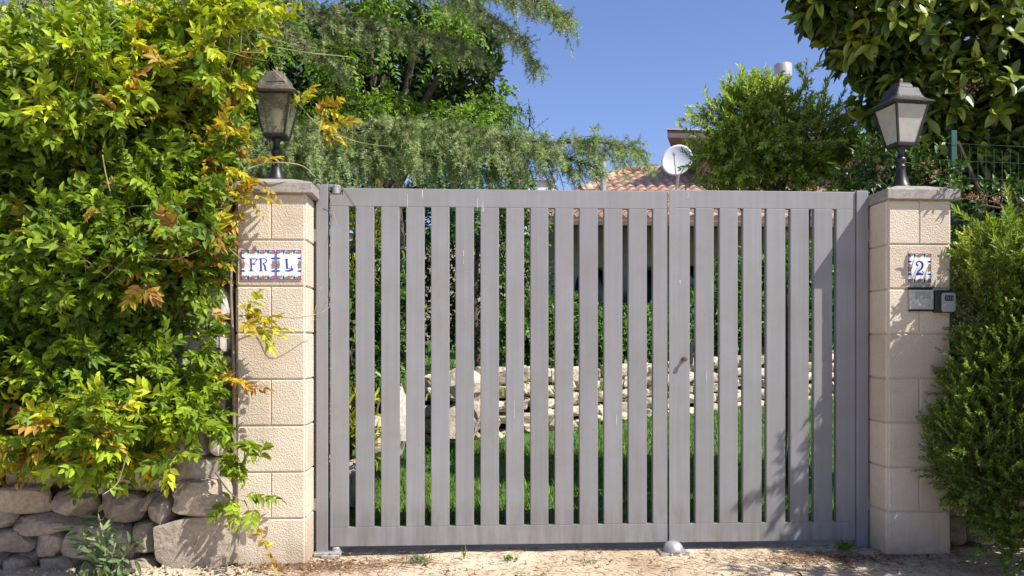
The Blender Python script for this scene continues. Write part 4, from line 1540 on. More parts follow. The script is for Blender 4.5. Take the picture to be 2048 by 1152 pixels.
lp2, ld2, ln2, S, Wd, tt, rach = compound(lp, ld, ln, rng.uniform(0.07, 0.16, len(lp)), 4, 0.051, 0.0255, rng, 0.02, tint)
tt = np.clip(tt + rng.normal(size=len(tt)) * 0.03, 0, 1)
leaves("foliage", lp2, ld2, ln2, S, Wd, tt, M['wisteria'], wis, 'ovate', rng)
tubes_np("leaf_stalks", rach, np.tile(np.array([0.0011, 0.001, 0.0008, 0.0005]), (len(rach), 1)), M['vine_stem'], wis, 3)
tubes_np("shoots", lines, np.tile(np.array([0.003, 0.0026, 0.002, 0.001]), (len(lines), 1)), M['vine_stem'], wis, 4)
# inner leaves filling the depth of the vine
n = 9000
px, py = rand_poly(poly, n, rng)
keep = np.ones(n, bool)
for (x, y, r) in holes:
    keep &= ~(np.hypot(px - x, py - y) < r * 1.05)
keep &= ~((py > 900) & (rng.rand(n) < 0.5))
px, py = px[keep], py[keep]
n = len(px)
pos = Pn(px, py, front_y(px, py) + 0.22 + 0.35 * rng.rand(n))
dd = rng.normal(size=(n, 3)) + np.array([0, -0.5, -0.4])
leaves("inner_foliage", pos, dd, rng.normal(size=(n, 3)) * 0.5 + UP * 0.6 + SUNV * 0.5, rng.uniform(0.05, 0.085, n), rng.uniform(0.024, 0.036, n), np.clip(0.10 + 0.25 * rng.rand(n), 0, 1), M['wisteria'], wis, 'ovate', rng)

# old woody stems climbing the wall, and long whippy runners
b = MB()
for k in range(9):
    x = -2.7 + k * 0.165 + rng.uniform(-.05, .05)
    pts = [(x, 4.42, 0.62)]
    for z in np.linspace(0.75, 2.5, 7):
        pts.append((x + rng.uniform(-.16, .16), 4.40 + rng.uniform(-.05, .05), z))
    b.tube(smooth_line(pts, 26), list(np.linspace(0.020, 0.006, 26)), 7)
p_ = [P(383, 660, 4.36), P(375, 700, 4.36), P(330, 740, 4.38), P(335, 650, 4.38), P(365, 560, 4.4)]
b.tube(smooth_line(p_, 20), 0.006, 6)
p_ = [P(468, 1035, 4.40), P(470, 960, 4.38), P(468, 840, 4.40), P(466, 700, 4.40), P(462, 560, 4.42), P(470, 420, 4.42)]
b.tube(smooth_line(p_, 30), list(np.linspace(0.012, 0.006, 30)), 7)
b.build("woody_stems", M['old_stem'], wis, smooth=True)

runners = [([(500, 80), (560, 96), (620, 106), (680, 112), (706, 116), (712, 124)], 4.45, 0.0035, 0.85, 0),
           ([(545, 138), (580, 175), (620, 235), (660, 262), (720, 285), (790, 294)], 4.55, 0.003, 0.8, 9),
           ([(470, 348), (520, 330), (560, 325), (605, 332), (632, 355)], 4.42, 0.0045, 0.7, 0),
           ([(475, 640), (530, 632), (590, 636), (640, 626), (662, 612)], 4.40, 0.003, 0.85, 3),
           ([(330, 415), (255, 415), (235, 460), (270, 505), (340, 520), (400, 500)], 4.02, 0.0035, 0.75, 0),
           ([(205, 310), (212, 350), (225, 400)], 4.0, 0.004, 0.75, 0),
           ([(165, 280), (180, 190), (190, 155), (225, 150), (265, 160)], 4.02, 0.003, 0.8, 0),
           ([(210, 60), (250, 30), (290, 60)], 4.15, 0.003, 0.75, 2),
           ([(255, 905), (235, 965), (205, 990)], 4.0, 0.004, 0.7, 3),
           ([(640, 575), (628, 640), (655, 600)], 4.6, 0.002, 0.8, 4),
           ([(20, 120), (40, 180), (85, 215)], 4.0, 0.003, 0.75, 0),
           ([(660, 392), (668, 430), (676, 452)], 4.64, 0.0018, 0.8, 0)]
rp, rd, rt = [], [], []
for pts, Y, r, tn, nl in runners:
    w = smooth_line([P(x, y, Y + 0.03 * math.sin(i * 2.1)) for i, (x, y) in enumerate(pts)], 26)
    MB().tube(w, list(np.linspace(r, r * 0.45, 26)), 6).build("runner", M['vine_stem'], wis, smooth=True)
    for k in range(nl):
        q = w[int(25 * (0.25 + 0.75 * k / max(1, nl)))]
        rp.append(q); rt.append(tn)
        rd.append((rng.normal() * 0.7 + 0.3, -0.7, rng.normal() * 0.5))


def extra(clumps, seed, name):
    """Clumps of leaves at given pixels: (px, py, Y, number, tint, leaf length, spread)."""
    r = np.random.RandomState(seed)
    A, D, T, LL_ = [], [], [], []
    for (x, y, Y, n, t, L, s, dx, dz) in clumps:
        for _ in range(n):
            q = P(x + r.normal() * s, y + r.normal() * s, Y + r.uniform(-0.03, 0.05))
            A.append(q); D.append((dx + r.normal() * 0.45, -0.6 + r.normal() * 0.3, dz + r.normal() * 0.45)); T.append(t + r.normal() * 0.05); LL_.append(L * r.uniform(0.8, 1.2))
    A, D, T, LL_ = np.array([tuple(a) for a in A]), np.array(D), np.clip(np.array(T), 0, 1), np.array(LL_)
    n_ = np.tile(UP * 0.5 + SUNV * 0.6, (len(A), 1)) + r.normal(size=(len(A), 3)) * 0.35
    a1, a2, a3, S, Wd, tt, rc = compound(A, D, n_, LL_, 5, 0.052, 0.022, r, 0.15, T)
    leaves(name, a1, a2, a3, S, Wd, tt, M['wisteria'], wis, 'ovate', r)
    tubes_np(name.replace("leaves", "stalks"), rc, np.tile(np.array([0.0016, 0.0013, 0.001, 0.0006]), (len(rc), 1)), M['vine_stem'], wis, 3)


extra([(440, 690, 4.30, 4, .42, .13, 14, .1, -.1), (425, 780, 4.28, 4, .40, .13, 16, .1, .1), (448, 850, 4.32, 4, .45, .12, 12, .1, .2), (455, 925, 4.32, 5, .45, .13, 14, .1, .1), (400, 720, 4.28, 3, .42, .12, 14, 0, 0), (480, 620, 4.36, 5, .83, .2, 14, .5, -.1), (505, 650, 4.36, 4, .80, .2, 10, .8, .1), (520, 665, 4.34, 2, .75, .17, 6, .7, -.6), (470, 770, 4.38, 4, .96, .17, 10, .8, .3), (472, 440, 4.40, 3, .88, .12, 6, .4, .3), (480, 390, 4.38, 6, .83, .2, 14, .5, .2),
       (490, 345, 4.40, 5, .82, .18, 16, .6, .0), (480, 960, 4.36, 4, .42, .22, 9, .25, 1.0), (500, 930, 4.36, 3, .40, .2, 8, .5, .8), (495, 1000, 4.36, 3, .42, .17, 9, .5, -.3), (470, 990, 4.36, 3, .5, .15, 8, .1, -.2),
       (640, 225, 4.6, 4, .82, .15, 10, .4, -.2), (612, 218, 4.58, 3, .8, .14, 8, .1, .5), (660, 250, 4.6, 3, .85, .12, 8, .6, -.2), (485, 160, 4.4, 5, .87, .14, 12, .1, -.2), (540, 45, 4.4, 4, .62, .18, 9, .5, .4), (490, 25, 4.4, 5, .6, .18, 10, .2, .7), (400, 40, 4.35, 5, .58, .18, 10, -.1, .8), (440, 60, 4.35, 5, .6, .2, 14, .2, .5)], 77, "young_leaves")
# trailing shoot down the pillar foot with small copper leaves
w = smooth_line([P(488, 1000, 4.38), P(512, 1045, 4.36), P(530, 1090, 4.34), P(552, 1136, 4.30)], 22)
b = MB()
b.tube(w, list(np.linspace(0.0035, 0.0015, 22)), 6)
b.tube(smooth_line([P(430, 945, 4.3), P(460, 985, 4.3), P(487, 1003, 4.34)], 12), 0.004, 6)
b.build("trailing_stem", M['vine_stem'], wis, smooth=True)
q = np.repeat(w[3:], 2, 0)
r = np.random.RandomState(4)
leaves("trailing_leaves", q, r.normal(size=q.shape) * 0.5 + np.array([0, -0.3, 0.1]), r.normal(size=q.shape) * .4 + SUNV, r.uniform(0.025, 0.05, len(q)), r.uniform(0.012, 0.02, len(q)), r.uniform(0.72, 1.0, len(q)), M['wisteria'], wis, 'ovate', r)


# ------------------------------------------------------------------ deodar cedar
def cedar(root, limbs, seed, br_step, br_len, droop, needle=0.030, dens=1.0, brown=0.12, tint0=0.5, name="needles", limb_r=0.05, width=0.0036):
    r = np.random.RandomState(seed)
    A, Dv, LL_, limbdir = [], [], [], []
    b = MB()
    for (pts, rad, lscale) in limbs:
        w = smooth_line(pts, 40)
        b.tube(w, list(np.linspace(rad, rad * 0.25, 40)), 8)
        seg = np.linalg.norm(np.diff(w, axis=0), axis=1)
        tot = seg.sum()
        m = int(tot / br_step)
        for k in range(m):
            t = min(0.999, max(0.0, (math.floor(k / 5) * 5 + 2.5 + r.normal() * 0.9) / m))
            if r.rand() < 0.45 * t: continue
            i = min(int(t * 39), 38)
            d = nrm(w[i + 1] - w[i])
            sd = nrm(np.cross(d, UP)) * (1 if r.rand() < 0.5 else -1)
            A.append(w[i] + (w[i + 1] - w[i]) * r.rand())
            Dv.append(nrm(sd * r.uniform(0.2, 1.0) + d * r.uniform(0.2, 0.9) + UP * r.uniform(-0.1, 0.75)))
            LL_.append(br_len * lscale * r.uniform(0.45, 1.1) * (1 - 0.62 * t))
    b.build(name + "_limbs" if name != "needles" else "limbs", M['bark'], root, smooth=True)
    A, Dv, LL_ = np.array(A), np.array(Dv), np.array(LL_)
    K = 6
    ts = np.linspace(0, 1, K)
    lines = A[:, None] + Dv[:, None] * (LL_[:, None] * (ts - 0.25 * ts ** 2)[None])[..., None]
    lines[:, :, 2] -= (droop * r.uniform(0.35, 1.15, len(A)) * LL_)[:, None] * (ts ** 1.7)[None]
    wob = r.normal(size=lines.shape) * 0.012
    wob[:, 0] = 0
    lines = lines + wob
    tubes_np(name.replace("needles", "branchlets"), lines, np.tile(np.linspace(0.0035, 0.0010, K), (len(lines), 1)), M['twig'], root, 4)
    # side shoots
    nb = np.maximum(3, (LL_ / 0.034 * dens).astype(int))
    bi = np.repeat(np.arange(len(A)), nb)
    t = r.rand(len(bi)) ** 0.8
    f = t * (K - 1)
    i0 = np.minimum(f.astype(int), K - 2)
    u = (f - i0)[:, None]
    base = lines[bi, i0] * (1 - u) + lines[bi, i0 + 1] * u
    ax = nrm(lines[bi, i0 + 1] - lines[bi, i0])
    sa, sb = perp(ax, r)
    sd = nrm(ax * 0.75 + sa * 0.8 + np.array([0, 0, -0.15]))
    sl_ = r.uniform(0.03, 0.13, len(bi)) * (1.1 - 0.4 * t)
    # the tip of every branchlet is a long shoot too
    base = np.vstack([base, lines[:, -2]])
    sd = np.vstack([sd, nrm(lines[:, -1] - lines[:, -2])])
    sl_ = np.concatenate([sl_, np.linalg.norm(lines[:, -1] - lines[:, -2], axis=1) + 0.03])
    tb = np.concatenate([t, np.ones(len(A))])
    ends = base + sd * sl_[:, None]
    ends[:, 2] -= 0.15 * sl_
    tubes_np(name.replace("needles", "twigs"), np.stack([base, ends], 1), np.tile([0.0016, 0.0008], (len(base), 1)), M['twig'], root, 3)
    # needles
    nn = np.maximum(6, (sl_ / 0.0034).astype(int))
    si = np.repeat(np.arange(len(base)), nn)
    tn = r.rand(len(si))
    p0 = base[si] + (ends - base)[si] * tn[:, None]
    axn = nrm(ends - base)[si]
    na, nb_ = perp(axn, r)
    nd = nrm(axn * r.uniform(0.25, 0.9, len(si))[:, None] + na)
    Ln = needle * r.uniform(0.65, 1.15, len(si)) * (1 - 0.3 * tn)
    p1 = p0 + nd * Ln[:, None]
    wv = np.cross(nd, nb_) * (width * 0.5)
    V = np.stack([p0 - wv, p0 + wv, p1], 1)
    sh_t = tint0 + r.normal(size=len(base)) * 0.13 + 0.62 * (tb - 0.66)  # lit tips and dark inside of the branches put into the needle tint
    sh_t = np.where(r.rand(len(base)) < brown, 1.0, np.clip(sh_t, 0, 0.82))
    Aa = np.zeros((len(si), 3, 3))
    Aa[..., 0] = sh_t[si][:, None]
    Aa[..., 1] = 1
    Aa[..., 2] = r.rand(len(base))[si][:, None] * 0.6 + r.rand(len(si))[:, None] * 0.4
    bigmesh(name, V.reshape(-1, 3), np.arange(len(si) * 3).reshape(-1, 3), M['cedar'], root, False, Aa.reshape(-1, 3))
    return len(si)


def L3(pts):
    return [tuple(P(x, y, Y)) for (x, y, Y) in pts]


ced = empty("cedar_tree", (PX(330, 8.2), 8.2, 0.3), "drooping grey-green cedar tree with long branches reaching over the gate", "tree")
b = MB()
tr = [(PX(322, 8.2), 8.2, 0.2), (PX(330, 8.2), 8.2, 2.0), (PX(322, 8.2), 8.2, 3.6), (PX(318, 8.2), 8.2, 5.0), (PX(315, 8.2), 8.2, 8.0)]
b.tube(smooth_line(tr, 30), list(np.linspace(0.20, 0.10, 30)), 12)
b.build("trunk", M['bark'], ced, smooth=True)
tot = 0
tot += cedar(ced, [(L3([(330, 330, 8.1), (450, 285, 7.6), (560, 262, 7.1), (690, 258, 6.8), (840, 252, 6.7), (980, 268, 6.6), (1090, 285, 6.5), (1190, 283, 6.4), (1265, 298, 6.3)]), 0.032, 1.0),
                   (L3([(400, 330, 7.9), (520, 330, 7.3), (640, 305, 6.9), (780, 300, 6.8), (900, 320, 6.7), (1000, 340, 6.6)]), 0.025, 0.9),
                   (L3([(900, 275, 6.7), (1010, 300, 6.5), (1110, 310, 6.4), (1190, 335, 6.4)]), 0.025, 0.75)], 31, 0.0105, 0.74, 0.95, dens=1.15, needle=0.034, brown=0.05, tint0=0.62, name="lower_needles")
tot += cedar(ced, [(L3([(318, -120, 8.1), (470, -40, 7.6), (620, 20, 7.3), (760, 60, 7.1), (880, 75, 7.0), (960, 110, 6.9)]), 0.034, 1.0),
                   (L3([(318, -260, 8.1), (600, -150, 7.3), (800, -70, 7.0), (960, -30, 6.8), (1070, 0, 6.6), (1130, 35, 6.5)]), 0.03, 0.85),
                   (L3([(700, -110, 7.1), (880, -30, 6.9), (980, 35, 6.8), (1040, 80, 6.7), (1075, 140, 6.7)]), 0.02, 0.62),
                   (L3([(500, -30, 7.5), (560, 50, 7.2), (640, 110, 7.1), (700, 140, 7.1)]), 0.025, 0.6)], 32, 0.013, 0.62, 0.75, dens=1.1, needle=0.034, brown=0.14, tint0=0.5, name="upper_needles")
tot += cedar(ced, [(L3([(318, -60, 8.1), (240, -30, 6.6), (150, 0, 5.6), (50, 10, 5.2), (-80, 50, 5.0)]), 0.04, 0.8),
                   (L3([(318, 20, 8.1), (300, 20, 6.8), (220, 40, 5.8), (130, 60, 5.3), (20, 90, 5.1)]), 0.03, 0.7),
                   (L3([(325, 20, 8.1), (360, 0, 7.0), (370, 20, 6.0), (340, 50, 5.5)]), 0.02, 0.5)], 33, 0.014, 0.55, 0.8, dens=1.4, brown=0.03, tint0=0.64, name="left_needles")
print("needles", tot)


# ------------------------------------------------------------------ general bush / crown
def bush(name, label, cat, loc, blobs, mat, seed, shoot_len=0.2, nleaf=14, leaf=(0.04, 0.012), ang=0.9, tint=(0.2, 0.7), tipgain=0.25, up=0.4, kind='leaf2', lift=None, clear=None, gap=(3.3, -0.45), trunk=None, droop=0.0, group=None, stem_r=0.002, inner=0.5, core_dark=0.25, flip=0.4, part="foliage"):
    r = np.random.RandomState(seed)
    root = empty(name, loc, label, cat, group)
    A, Nn = [], []
    for (c, rad, n) in blobs:
        p, nn = ell_points(c, rad, n, r, inner)
        k = vnoise(p * gap[0], seed) > gap[1]
        A.append(p[k]); Nn.append(nn[k])
    A, Nn = np.vstack(A), np.vstack(Nn)
    d = nrm(Nn * 0.8 + UP * up + r.normal(size=A.shape) * 0.4)
    Ls = shoot_len * r.uniform(0.6, 1.2, len(A))
    p, ld, ln, t, i, lines = shoot_leaves(A, d, Ls, nleaf, ang, r, droop)
    ln = ln * (1 - flip) + (UP * 0.5 + SUNV * 0.5) * flip * 2
    tn = tint[0] + (tint[1] - tint[0]) * r.rand(len(A))[i] + tipgain * (t - 0.5) + 0.18 * vnoise(A * 2.2, seed + 1)[i]
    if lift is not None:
        tn = tn + lift[1] * np.clip((p[:, 2] - lift[0]) / 0.3, 0, 1)  # upper leaves tinted lighter, sunlight on the top put into their colour
    if clear is not None:
        k = ~clear(p + nrm(ld) * leaf[0] * 0.6)
        p, ld, ln, t, tn = p[k], ld[k], ln[k], t[k], tn[k]
    leaves(part, p, ld, ln, leaf[0] * r.uniform(0.7, 1.25, len(p)) * (1 - 0.35 * t * (kind == 'leaf2')), leaf[1] * r.uniform(0.75, 1.25, len(p)), np.clip(tn, 0, 1), mat, root, kind, r)
    tubes_np("twigs", lines, np.tile(np.linspace(stem_r, stem_r * 0.4, 4), (len(lines), 1)), M['twig'], root, 3)
    b = MB()
    if trunk is not None:
        for (pts, r0, r1) in trunk:
            b.tube(smooth_line(pts, 16), list(np.linspace(r0, r1, 16)), 8)
        # limbs into each blob
    for (c, rad, n) in blobs:
        base = Vector(loc) + Vector((0, 0, 0.1)) if trunk is None else Vector(trunk[0][0][-1])
        c = Vector(c)
        mid = base.lerp(c, 0.5) + Vector((r.uniform(-.1, .1), r.uniform(-.1, .1), 0.05))
        rr0 = 0.012 if trunk is None else trunk[0][2]
        b.tube(smooth_line([base, mid, c], 10), list(np.linspace(rr0, 0.004, 10)), 6)
        for _ in range(5):
            e = c + Vector(nrm(r.normal(size=3)) * np.array(rad) * 0.8)
            b.tube([c, c.lerp(e, 0.5) + Vector((0, 0, 0.03)), e], [0.006, 0.005, 0.003], 5)
    b.build("trunk" if trunk is not None else "stems", M['bark'], root, smooth=True)
    return root, A, d


def C(px, py, Y):
    return tuple(P(px, py, Y))


# robinia / wisteria clad tree with bright pinnate leaves, behind the cedar
rng = np.random.RandomState(41)
rob = empty("pinnate_leaf_tree", (PX(780, 9), 9, 0.3), "bright green tree with pinnate leaves and a shade-tinted dark interior, behind the cedar branches", "tree")
rpoly = [(430, 40), (520, 30), (640, 20), (800, 0), (930, 30), (1000, 60), (1005, 120), (985, 160), (992, 215), (1000, 250), (900, 290), (560, 300), (450, 290), (430, 150)]
n = 900
px, py = rand_poly(rpoly, n, rng)
k = (py > 225) | (vnoise(np.stack([px / 75, py / 75, px * 0], -1), 3) > 0.16)
px, py = px[k], py[k]
n = len(px)
Yq = 8.3 + 0.5 * vnoise(np.stack([px / 110, py / 110, px * 0], -1), 6) + 0.9 * rng.rand(n) ** 1.5 + 0.9 * np.clip((770 - px) / 250, 0, 1) * np.clip((py - 150) / 60, 0, 1)
anc = Pn(px, py, Yq)
d = nrm(np.array([0.15, -0.8, 0.25]) + rng.normal(size=(n, 3)) * 0.5)
lp, ld, ln, lt, li, lines = shoot_leaves(anc, d, rng.uniform(0.2, 0.4, n), 5, 1.1, rng, 0.3)
ln = ln * 0.4 + UP * 0.5 + SUNV * 0.6
tn = 0.36 + 0.36 * rng.rand(len(lp))
a1, a2, a3, S, Wd, tt, rc = compound(lp, ld, ln, rng.uniform(0.16, 0.26, len(lp)), 6, 0.055, 0.025, rng, 0.55, tn, 1.2)
leaves("foliage", a1, a2, a3, S, Wd, np.clip(tt, 0, 1), M['robinia'], rob, 'leaf2', rng)
tubes_np("shoots", lines, np.tile(np.linspace(0.004, 0.0015, 4), (len(lines), 1)), M['twig'], rob, 3)
n = 14000
px, py = rand_poly(rpoly, n, rng)
pos = Pn(px, py, 9.5 + 1.6 * rng.rand(n))
leaves("inner_foliage", pos, rng.normal(size=(n, 3)) + np.array([0, 0, -0.5]), rng.normal(size=(n, 3)), rng.uniform(0.09, 0.16, n), rng.uniform(0.04, 0.07, n), 0.0 + 0.10 * rng.rand(n), M['robinia'], rob, 'leaf2', rng)  # near-black tint puts the crown's inner shade into the leaf colour
b = MB()
b.tube(smooth_line([(PX(770, 9.8), 9.8, 0.5), (PX(790, 9.8), 9.8, 2.2), (PX(770, 9.8), 9.8, 3.8), (PX(760, 9.8), 9.8, 6.0)], 24), list(np.linspace(0.16, 0.06, 24)), 10)
for (x, y) in ((600, 120), (700, 40), (880, 60), (960, 120), (950, 220), (620, 230)):
    b.tube(smooth_line([(PX(775, 9.8), 9.8, 2.9), P((775 + x) / 2, y + 50, 9.5), P(x, y, 8.9)], 14), list(np.linspace(0.06, 0.012, 14)), 7)
b.build("trunk", M['bark'], rob, smooth=True)

# small spindly shrub top beside it
bush("spindly_shrub", "spindly thin shrub top poking above the cedar branch against the sky", "shrub", (PX(1040, 7.6), 7.6, 0.3), [(C(1040, 285, 7.6), (0.12, 0.12, 0.30), 40), (C(1015, 245, 7.6), (0.05, 0.05, 0.14), 14), (C(1060, 250, 7.6), (0.06, 0.06, 0.10), 12)], M['tinus'], 51, 0.16, 9, (0.036, 0.012), 0.8, (0.3, 0.7), 0.2, 0.8,
     trunk=[([(PX(1040, 7.6), 7.6, 0.2), (PX(1046, 7.6), 7.6, 1.5), C(1040, 300, 7.6)], 0.02, 0.008)])

# polygala: the rounded flowering bush above the right gate leaf
YB = 6.3
tx = PX(1560, YB)
pb, pA, pd = bush("milkwort_bush", "rounded myrtle-leaved bush with mauve flowers above the right gate leaf", "bush", (tx, YB, 0.1),
     [(C(1540, 290, YB), (0.48, 0.38, 0.36), 560), (C(1478, 310, YB - .05), (0.27, 0.28, 0.20), 240), (C(1455, 348, YB - .1), (0.15, 0.2, 0.09), 90), (C(1505, 225, YB), (0.26, 0.22, 0.17), 220), (C(1525, 200, YB), (0.12, 0.15, 0.09), 100), (C(1640, 270, YB), (0.26, 0.28, 0.24), 300), (C(1690, 330, YB), (0.20, 0.22, 0.16), 90), (C(1600, 370, YB), (0.5, 0.3, 0.14), 170), (C(1470, 385, YB), (0.22, 0.25, 0.10), 60)],
     M['polygala'], 52, 0.15, 16, (0.058, 0.0200), 1.05, (0.56, 0.9), 0.5, 0.35, gap=(5.0, -0.22), flip=0.55,
     trunk=[([(tx, YB, 0.05), (tx + .05, YB, 1.0), C(1560, 400, YB)], 0.035, 0.02), ([(tx + .05, YB, 0.05), (tx + .2, YB + .1, 1.0), C(1620, 390, YB)], 0.03, 0.015)], inner=0.35)
r = np.random.RandomState(61)
A1, N1 = ell_points(C(1530, 290, YB), (0.52, 0.42, 0.42), 150, r, 0.92)
A2, N2 = ell_points(C(1505, 230, YB), (0.28, 0.24, 0.20), 60, r, 0.92)
A = np.vstack([A1, A2]); Nn = np.vstack([N1, N2])
k = (A[:, 2] > PZ(1500, 370, YB)) & (Nn[:, 1] < 0.4) & ~((A[:, 0] > PX(1535, YB)) & (A[:, 2] > PZ(1560, 205, YB)))
A, Nn = A[k], Nn[k]
p, ld, ln, t, i, lines = shoot_leaves(A, nrm(Nn * 0.8 + UP * 0.4 + r.normal(size=A.shape) * 0.5), r.uniform(0.12, 0.24, len(A)), 24, 0.9, r)
leaves("shoot_tips", p, ld, ln * 0.6 + SUNV * 0.7, r.uniform(0.042, 0.062, len(p)), r.uniform(0.014, 0.019, len(p)), np.clip(0.6 + 0.3 * r.rand(len(A))[i] + 0.3 * (t - 0.5), 0, 1), M['polygala'], pb, 'leaf2', r)
tubes_np("shoot_stems", lines, np.tile(np.linspace(0.003, 0.001, 4), (len(lines), 1)), M['twig'], pb, 3)
# loose sprigs reaching up on its right, shade put into their darker tint
sp = [((1612, 200), (1612, 120)), ((1608, 170), (1600, 130)), ((1645, 235), (1655, 155)), ((1660, 235), (1690, 180)), ((1690, 240), (1705, 175)), ((1700, 260), (1725, 190)), ((1625, 240), (1625, 185)), ((1710, 320), (1735, 270)), ((1670, 250), (1720, 215)), ((1608, 160), (1594, 132)), ((1615, 150), (1640, 125))]
r = np.random.RandomState(6)
A = np.array([C(a[0], a[1], YB) for a, c in sp]); E = np.array([C(c[0], c[1], YB) for a, c in sp])
p, ld, ln, t, i, lines = shoot_leaves(A, E - A, np.linalg.norm(E - A, axis=1), 30, 0.85, r)
leaves("sprig_leaves", p, ld, ln, r.uniform(0.035, 0.055, len(p)), r.uniform(0.011, 0.016, len(p)), np.clip(0.25 + 0.3 * r.rand(len(p)), 0, 1), M['polygala'], pb, 'leaf2', r)
tubes_np("sprig_stems", lines, np.tile(np.linspace(0.004, 0.0015, 4), (len(lines), 1)), M['twig'], pb, 4)
k = r.choice(len(pA), 90, replace=False)
fp = np.repeat(pA[k] + pd[k] * 0.10, 5, 0) + r.normal(size=(450, 3)) * 0.016
leaves("flowers", fp, r.normal(size=fp.shape) + np.array([0, -.6, 0]), r.normal(size=fp.shape) + SUNV, r.uniform(0.02, 0.034, 450), r.uniform(0.014, 0.022, 450), np.repeat(np.where(r.rand(90) < 0.3, 0.05, 0.5 + 0.5 * r.rand(90)), 5), M['petal'], pb, 'leaf2', r)

# big-leaved viburnum tree on the right
YV = 5.42
vx = PX(2060, YV)
r = np.random.RandomState(61)
vib = empty("big_leaf_viburnum", (vx, YV + 0.4, 0.1), "tall tree with large glossy dark leaves in the top right corner behind the lantern", "tree")
vblobs = [(C(1900, 60, YV), (0.75, 0.45, 0.58), 330), (C(1760, 20, YV), (0.34, 0.4, 0.30), 90), (C(1690, -10, YV), (0.20, 0.25, 0.18), 40), (C(1850, 200, YV + .05), (0.34, 0.4, 0.30), 120), (C(2000, 230, YV), (0.55, 0.5, 0.42), 230), (C(1960, 330, YV + .05), (0.42, 0.4, 0.22), 110), (C(2150, 200, YV), (0.7, 0.7, 0.9), 150),
          (C(1950, -70, YV + .05), (0.7, 0.45, 0.35), 110), (C(2250, -20, YV), (0.7, 0.5, 0.6), 110), (C(1790, 130, YV), (0.18, 0.22, 0.18), 45), (C(1960, 430, YV + .1), (0.5, 0.35, 0.22), 90), (C(2250, 330, YV), (0.7, 0.6, 0.7), 70), (C(1960, 325, 5.55), (0.42, 0.25, 0.22), 170), (C(2040, 300, 5.5), (0.35, 0.25, 0.3), 120), (C(1890, 300, 5.5), (0.2, 0.2, 0.25), 60), (C(1910, 265, 5.5), (0.3, 0.25, 0.25), 110), (C(2000, 365, 5.5), (0.45, 0.2, 0.2), 170), (C(1985, 330, 5.36), (0.45, 0.16, 0.28), 260), (C(1655, -5, YV), (0.20, 0.22, 0.18), 55), (C(1720, 60, YV), (0.20, 0.22, 0.18), 55)]
A, Nn = [], []
for (c, rad, n) in vblobs:
    p, nn = ell_points(c, rad, n, r, 0.45)
    A.append(p); Nn.append(nn)
A, Nn = np.vstack(A), np.vstack(Nn)
k = ~((A[:, 0] < PX(1840, YV)) & (A[:, 2] < PZ(1800, 330, YV))) & ~((A[:, 1] < 5.16) & (A[:, 2] < PZ(1900, 230, 5.1)))
A, Nn = A[k], Nn[k]
d = nrm(Nn * 0.8 + UP * 0.35 + np.array([-0.1, -0.2, 0]) + r.normal(size=A.shape) * 0.35)
p, ld, ln, t, i, lines = shoot_leaves(A, d, r.uniform(0.08, 0.17, len(A)), 8, 1.25, r, 0.1, 0.1)
ln = ln * 0.6 + UP * 0.55 + SUNV * 0.3
ld[:, 2] -= 0.25 * (1 - t)
sh = r.rand(len(A))
tn = 0.36 + 0.38 * sh[i] + 0.34 * (t - 0.4) + np.where((sh[i] > 0.6) & (t > 0.6), 0.25, 0)
leaves("foliage", p, ld, ln, r.uniform(0.11, 0.175, len(p)) * (1.08 - 0.35 * t), r.uniform(0.052, 0.072, len(p)) * (1.08 - 0.3 * t), np.clip(tn, 0, 1), M['viburnum'], vib, 'ellip', r)
tubes_np("twigs", lines, np.tile(np.linspace(0.005, 0.0025, 4), (len(lines), 1)), M['vine_stem'], vib, 5)
b = MB()
for (pts, r0, r1) in (([(vx, YV + .4, 0), (vx - .05, YV + .4, 1.5), C(2000, 200, YV + .3), C(1900, -100, YV + .3)], 0.07, 0.03), ([(vx + .2, YV + .5, 0), (vx + .3, YV + .4, 2), C(2250, -100, YV + .4)], 0.06, 0.03), ([C(2000, 330, YV + .3), C(1900, 180, YV + .2), C(1800, 80, YV), C(1690, 10, YV)], 0.025, 0.006), ([C(1990, 230, YV + .3), C(1930, 120, YV + .1), C(1830, 0, YV)], 0.03, 0.008), ([C(1990, 420, YV - .1), C(1935, 310, YV - .05), C(1925, 280, YV)], 0.016, 0.012)):
    b.tube(smooth_line(pts, 20), list(np.linspace(r0, r1, 20)), 8)
b.build("trunk", M['bark'], vib, smooth=True)
# spent flower heads
r = np.random.RandomState(9)
for (x, y) in ((1925, 180), (1945, 168)):
    c = np.array(C(x, y, YV - 0.45))
    q = c + r.normal(size=(60, 3)) * np.array([0.04, 0.03, 0.03])
    leaves("spent_flowers", q, r.normal(size=q.shape), r.normal(size=q.shape), 0.014, 0.008, 0.2 * r.rand(60), M['bud'], vib, 'leaf2', r)

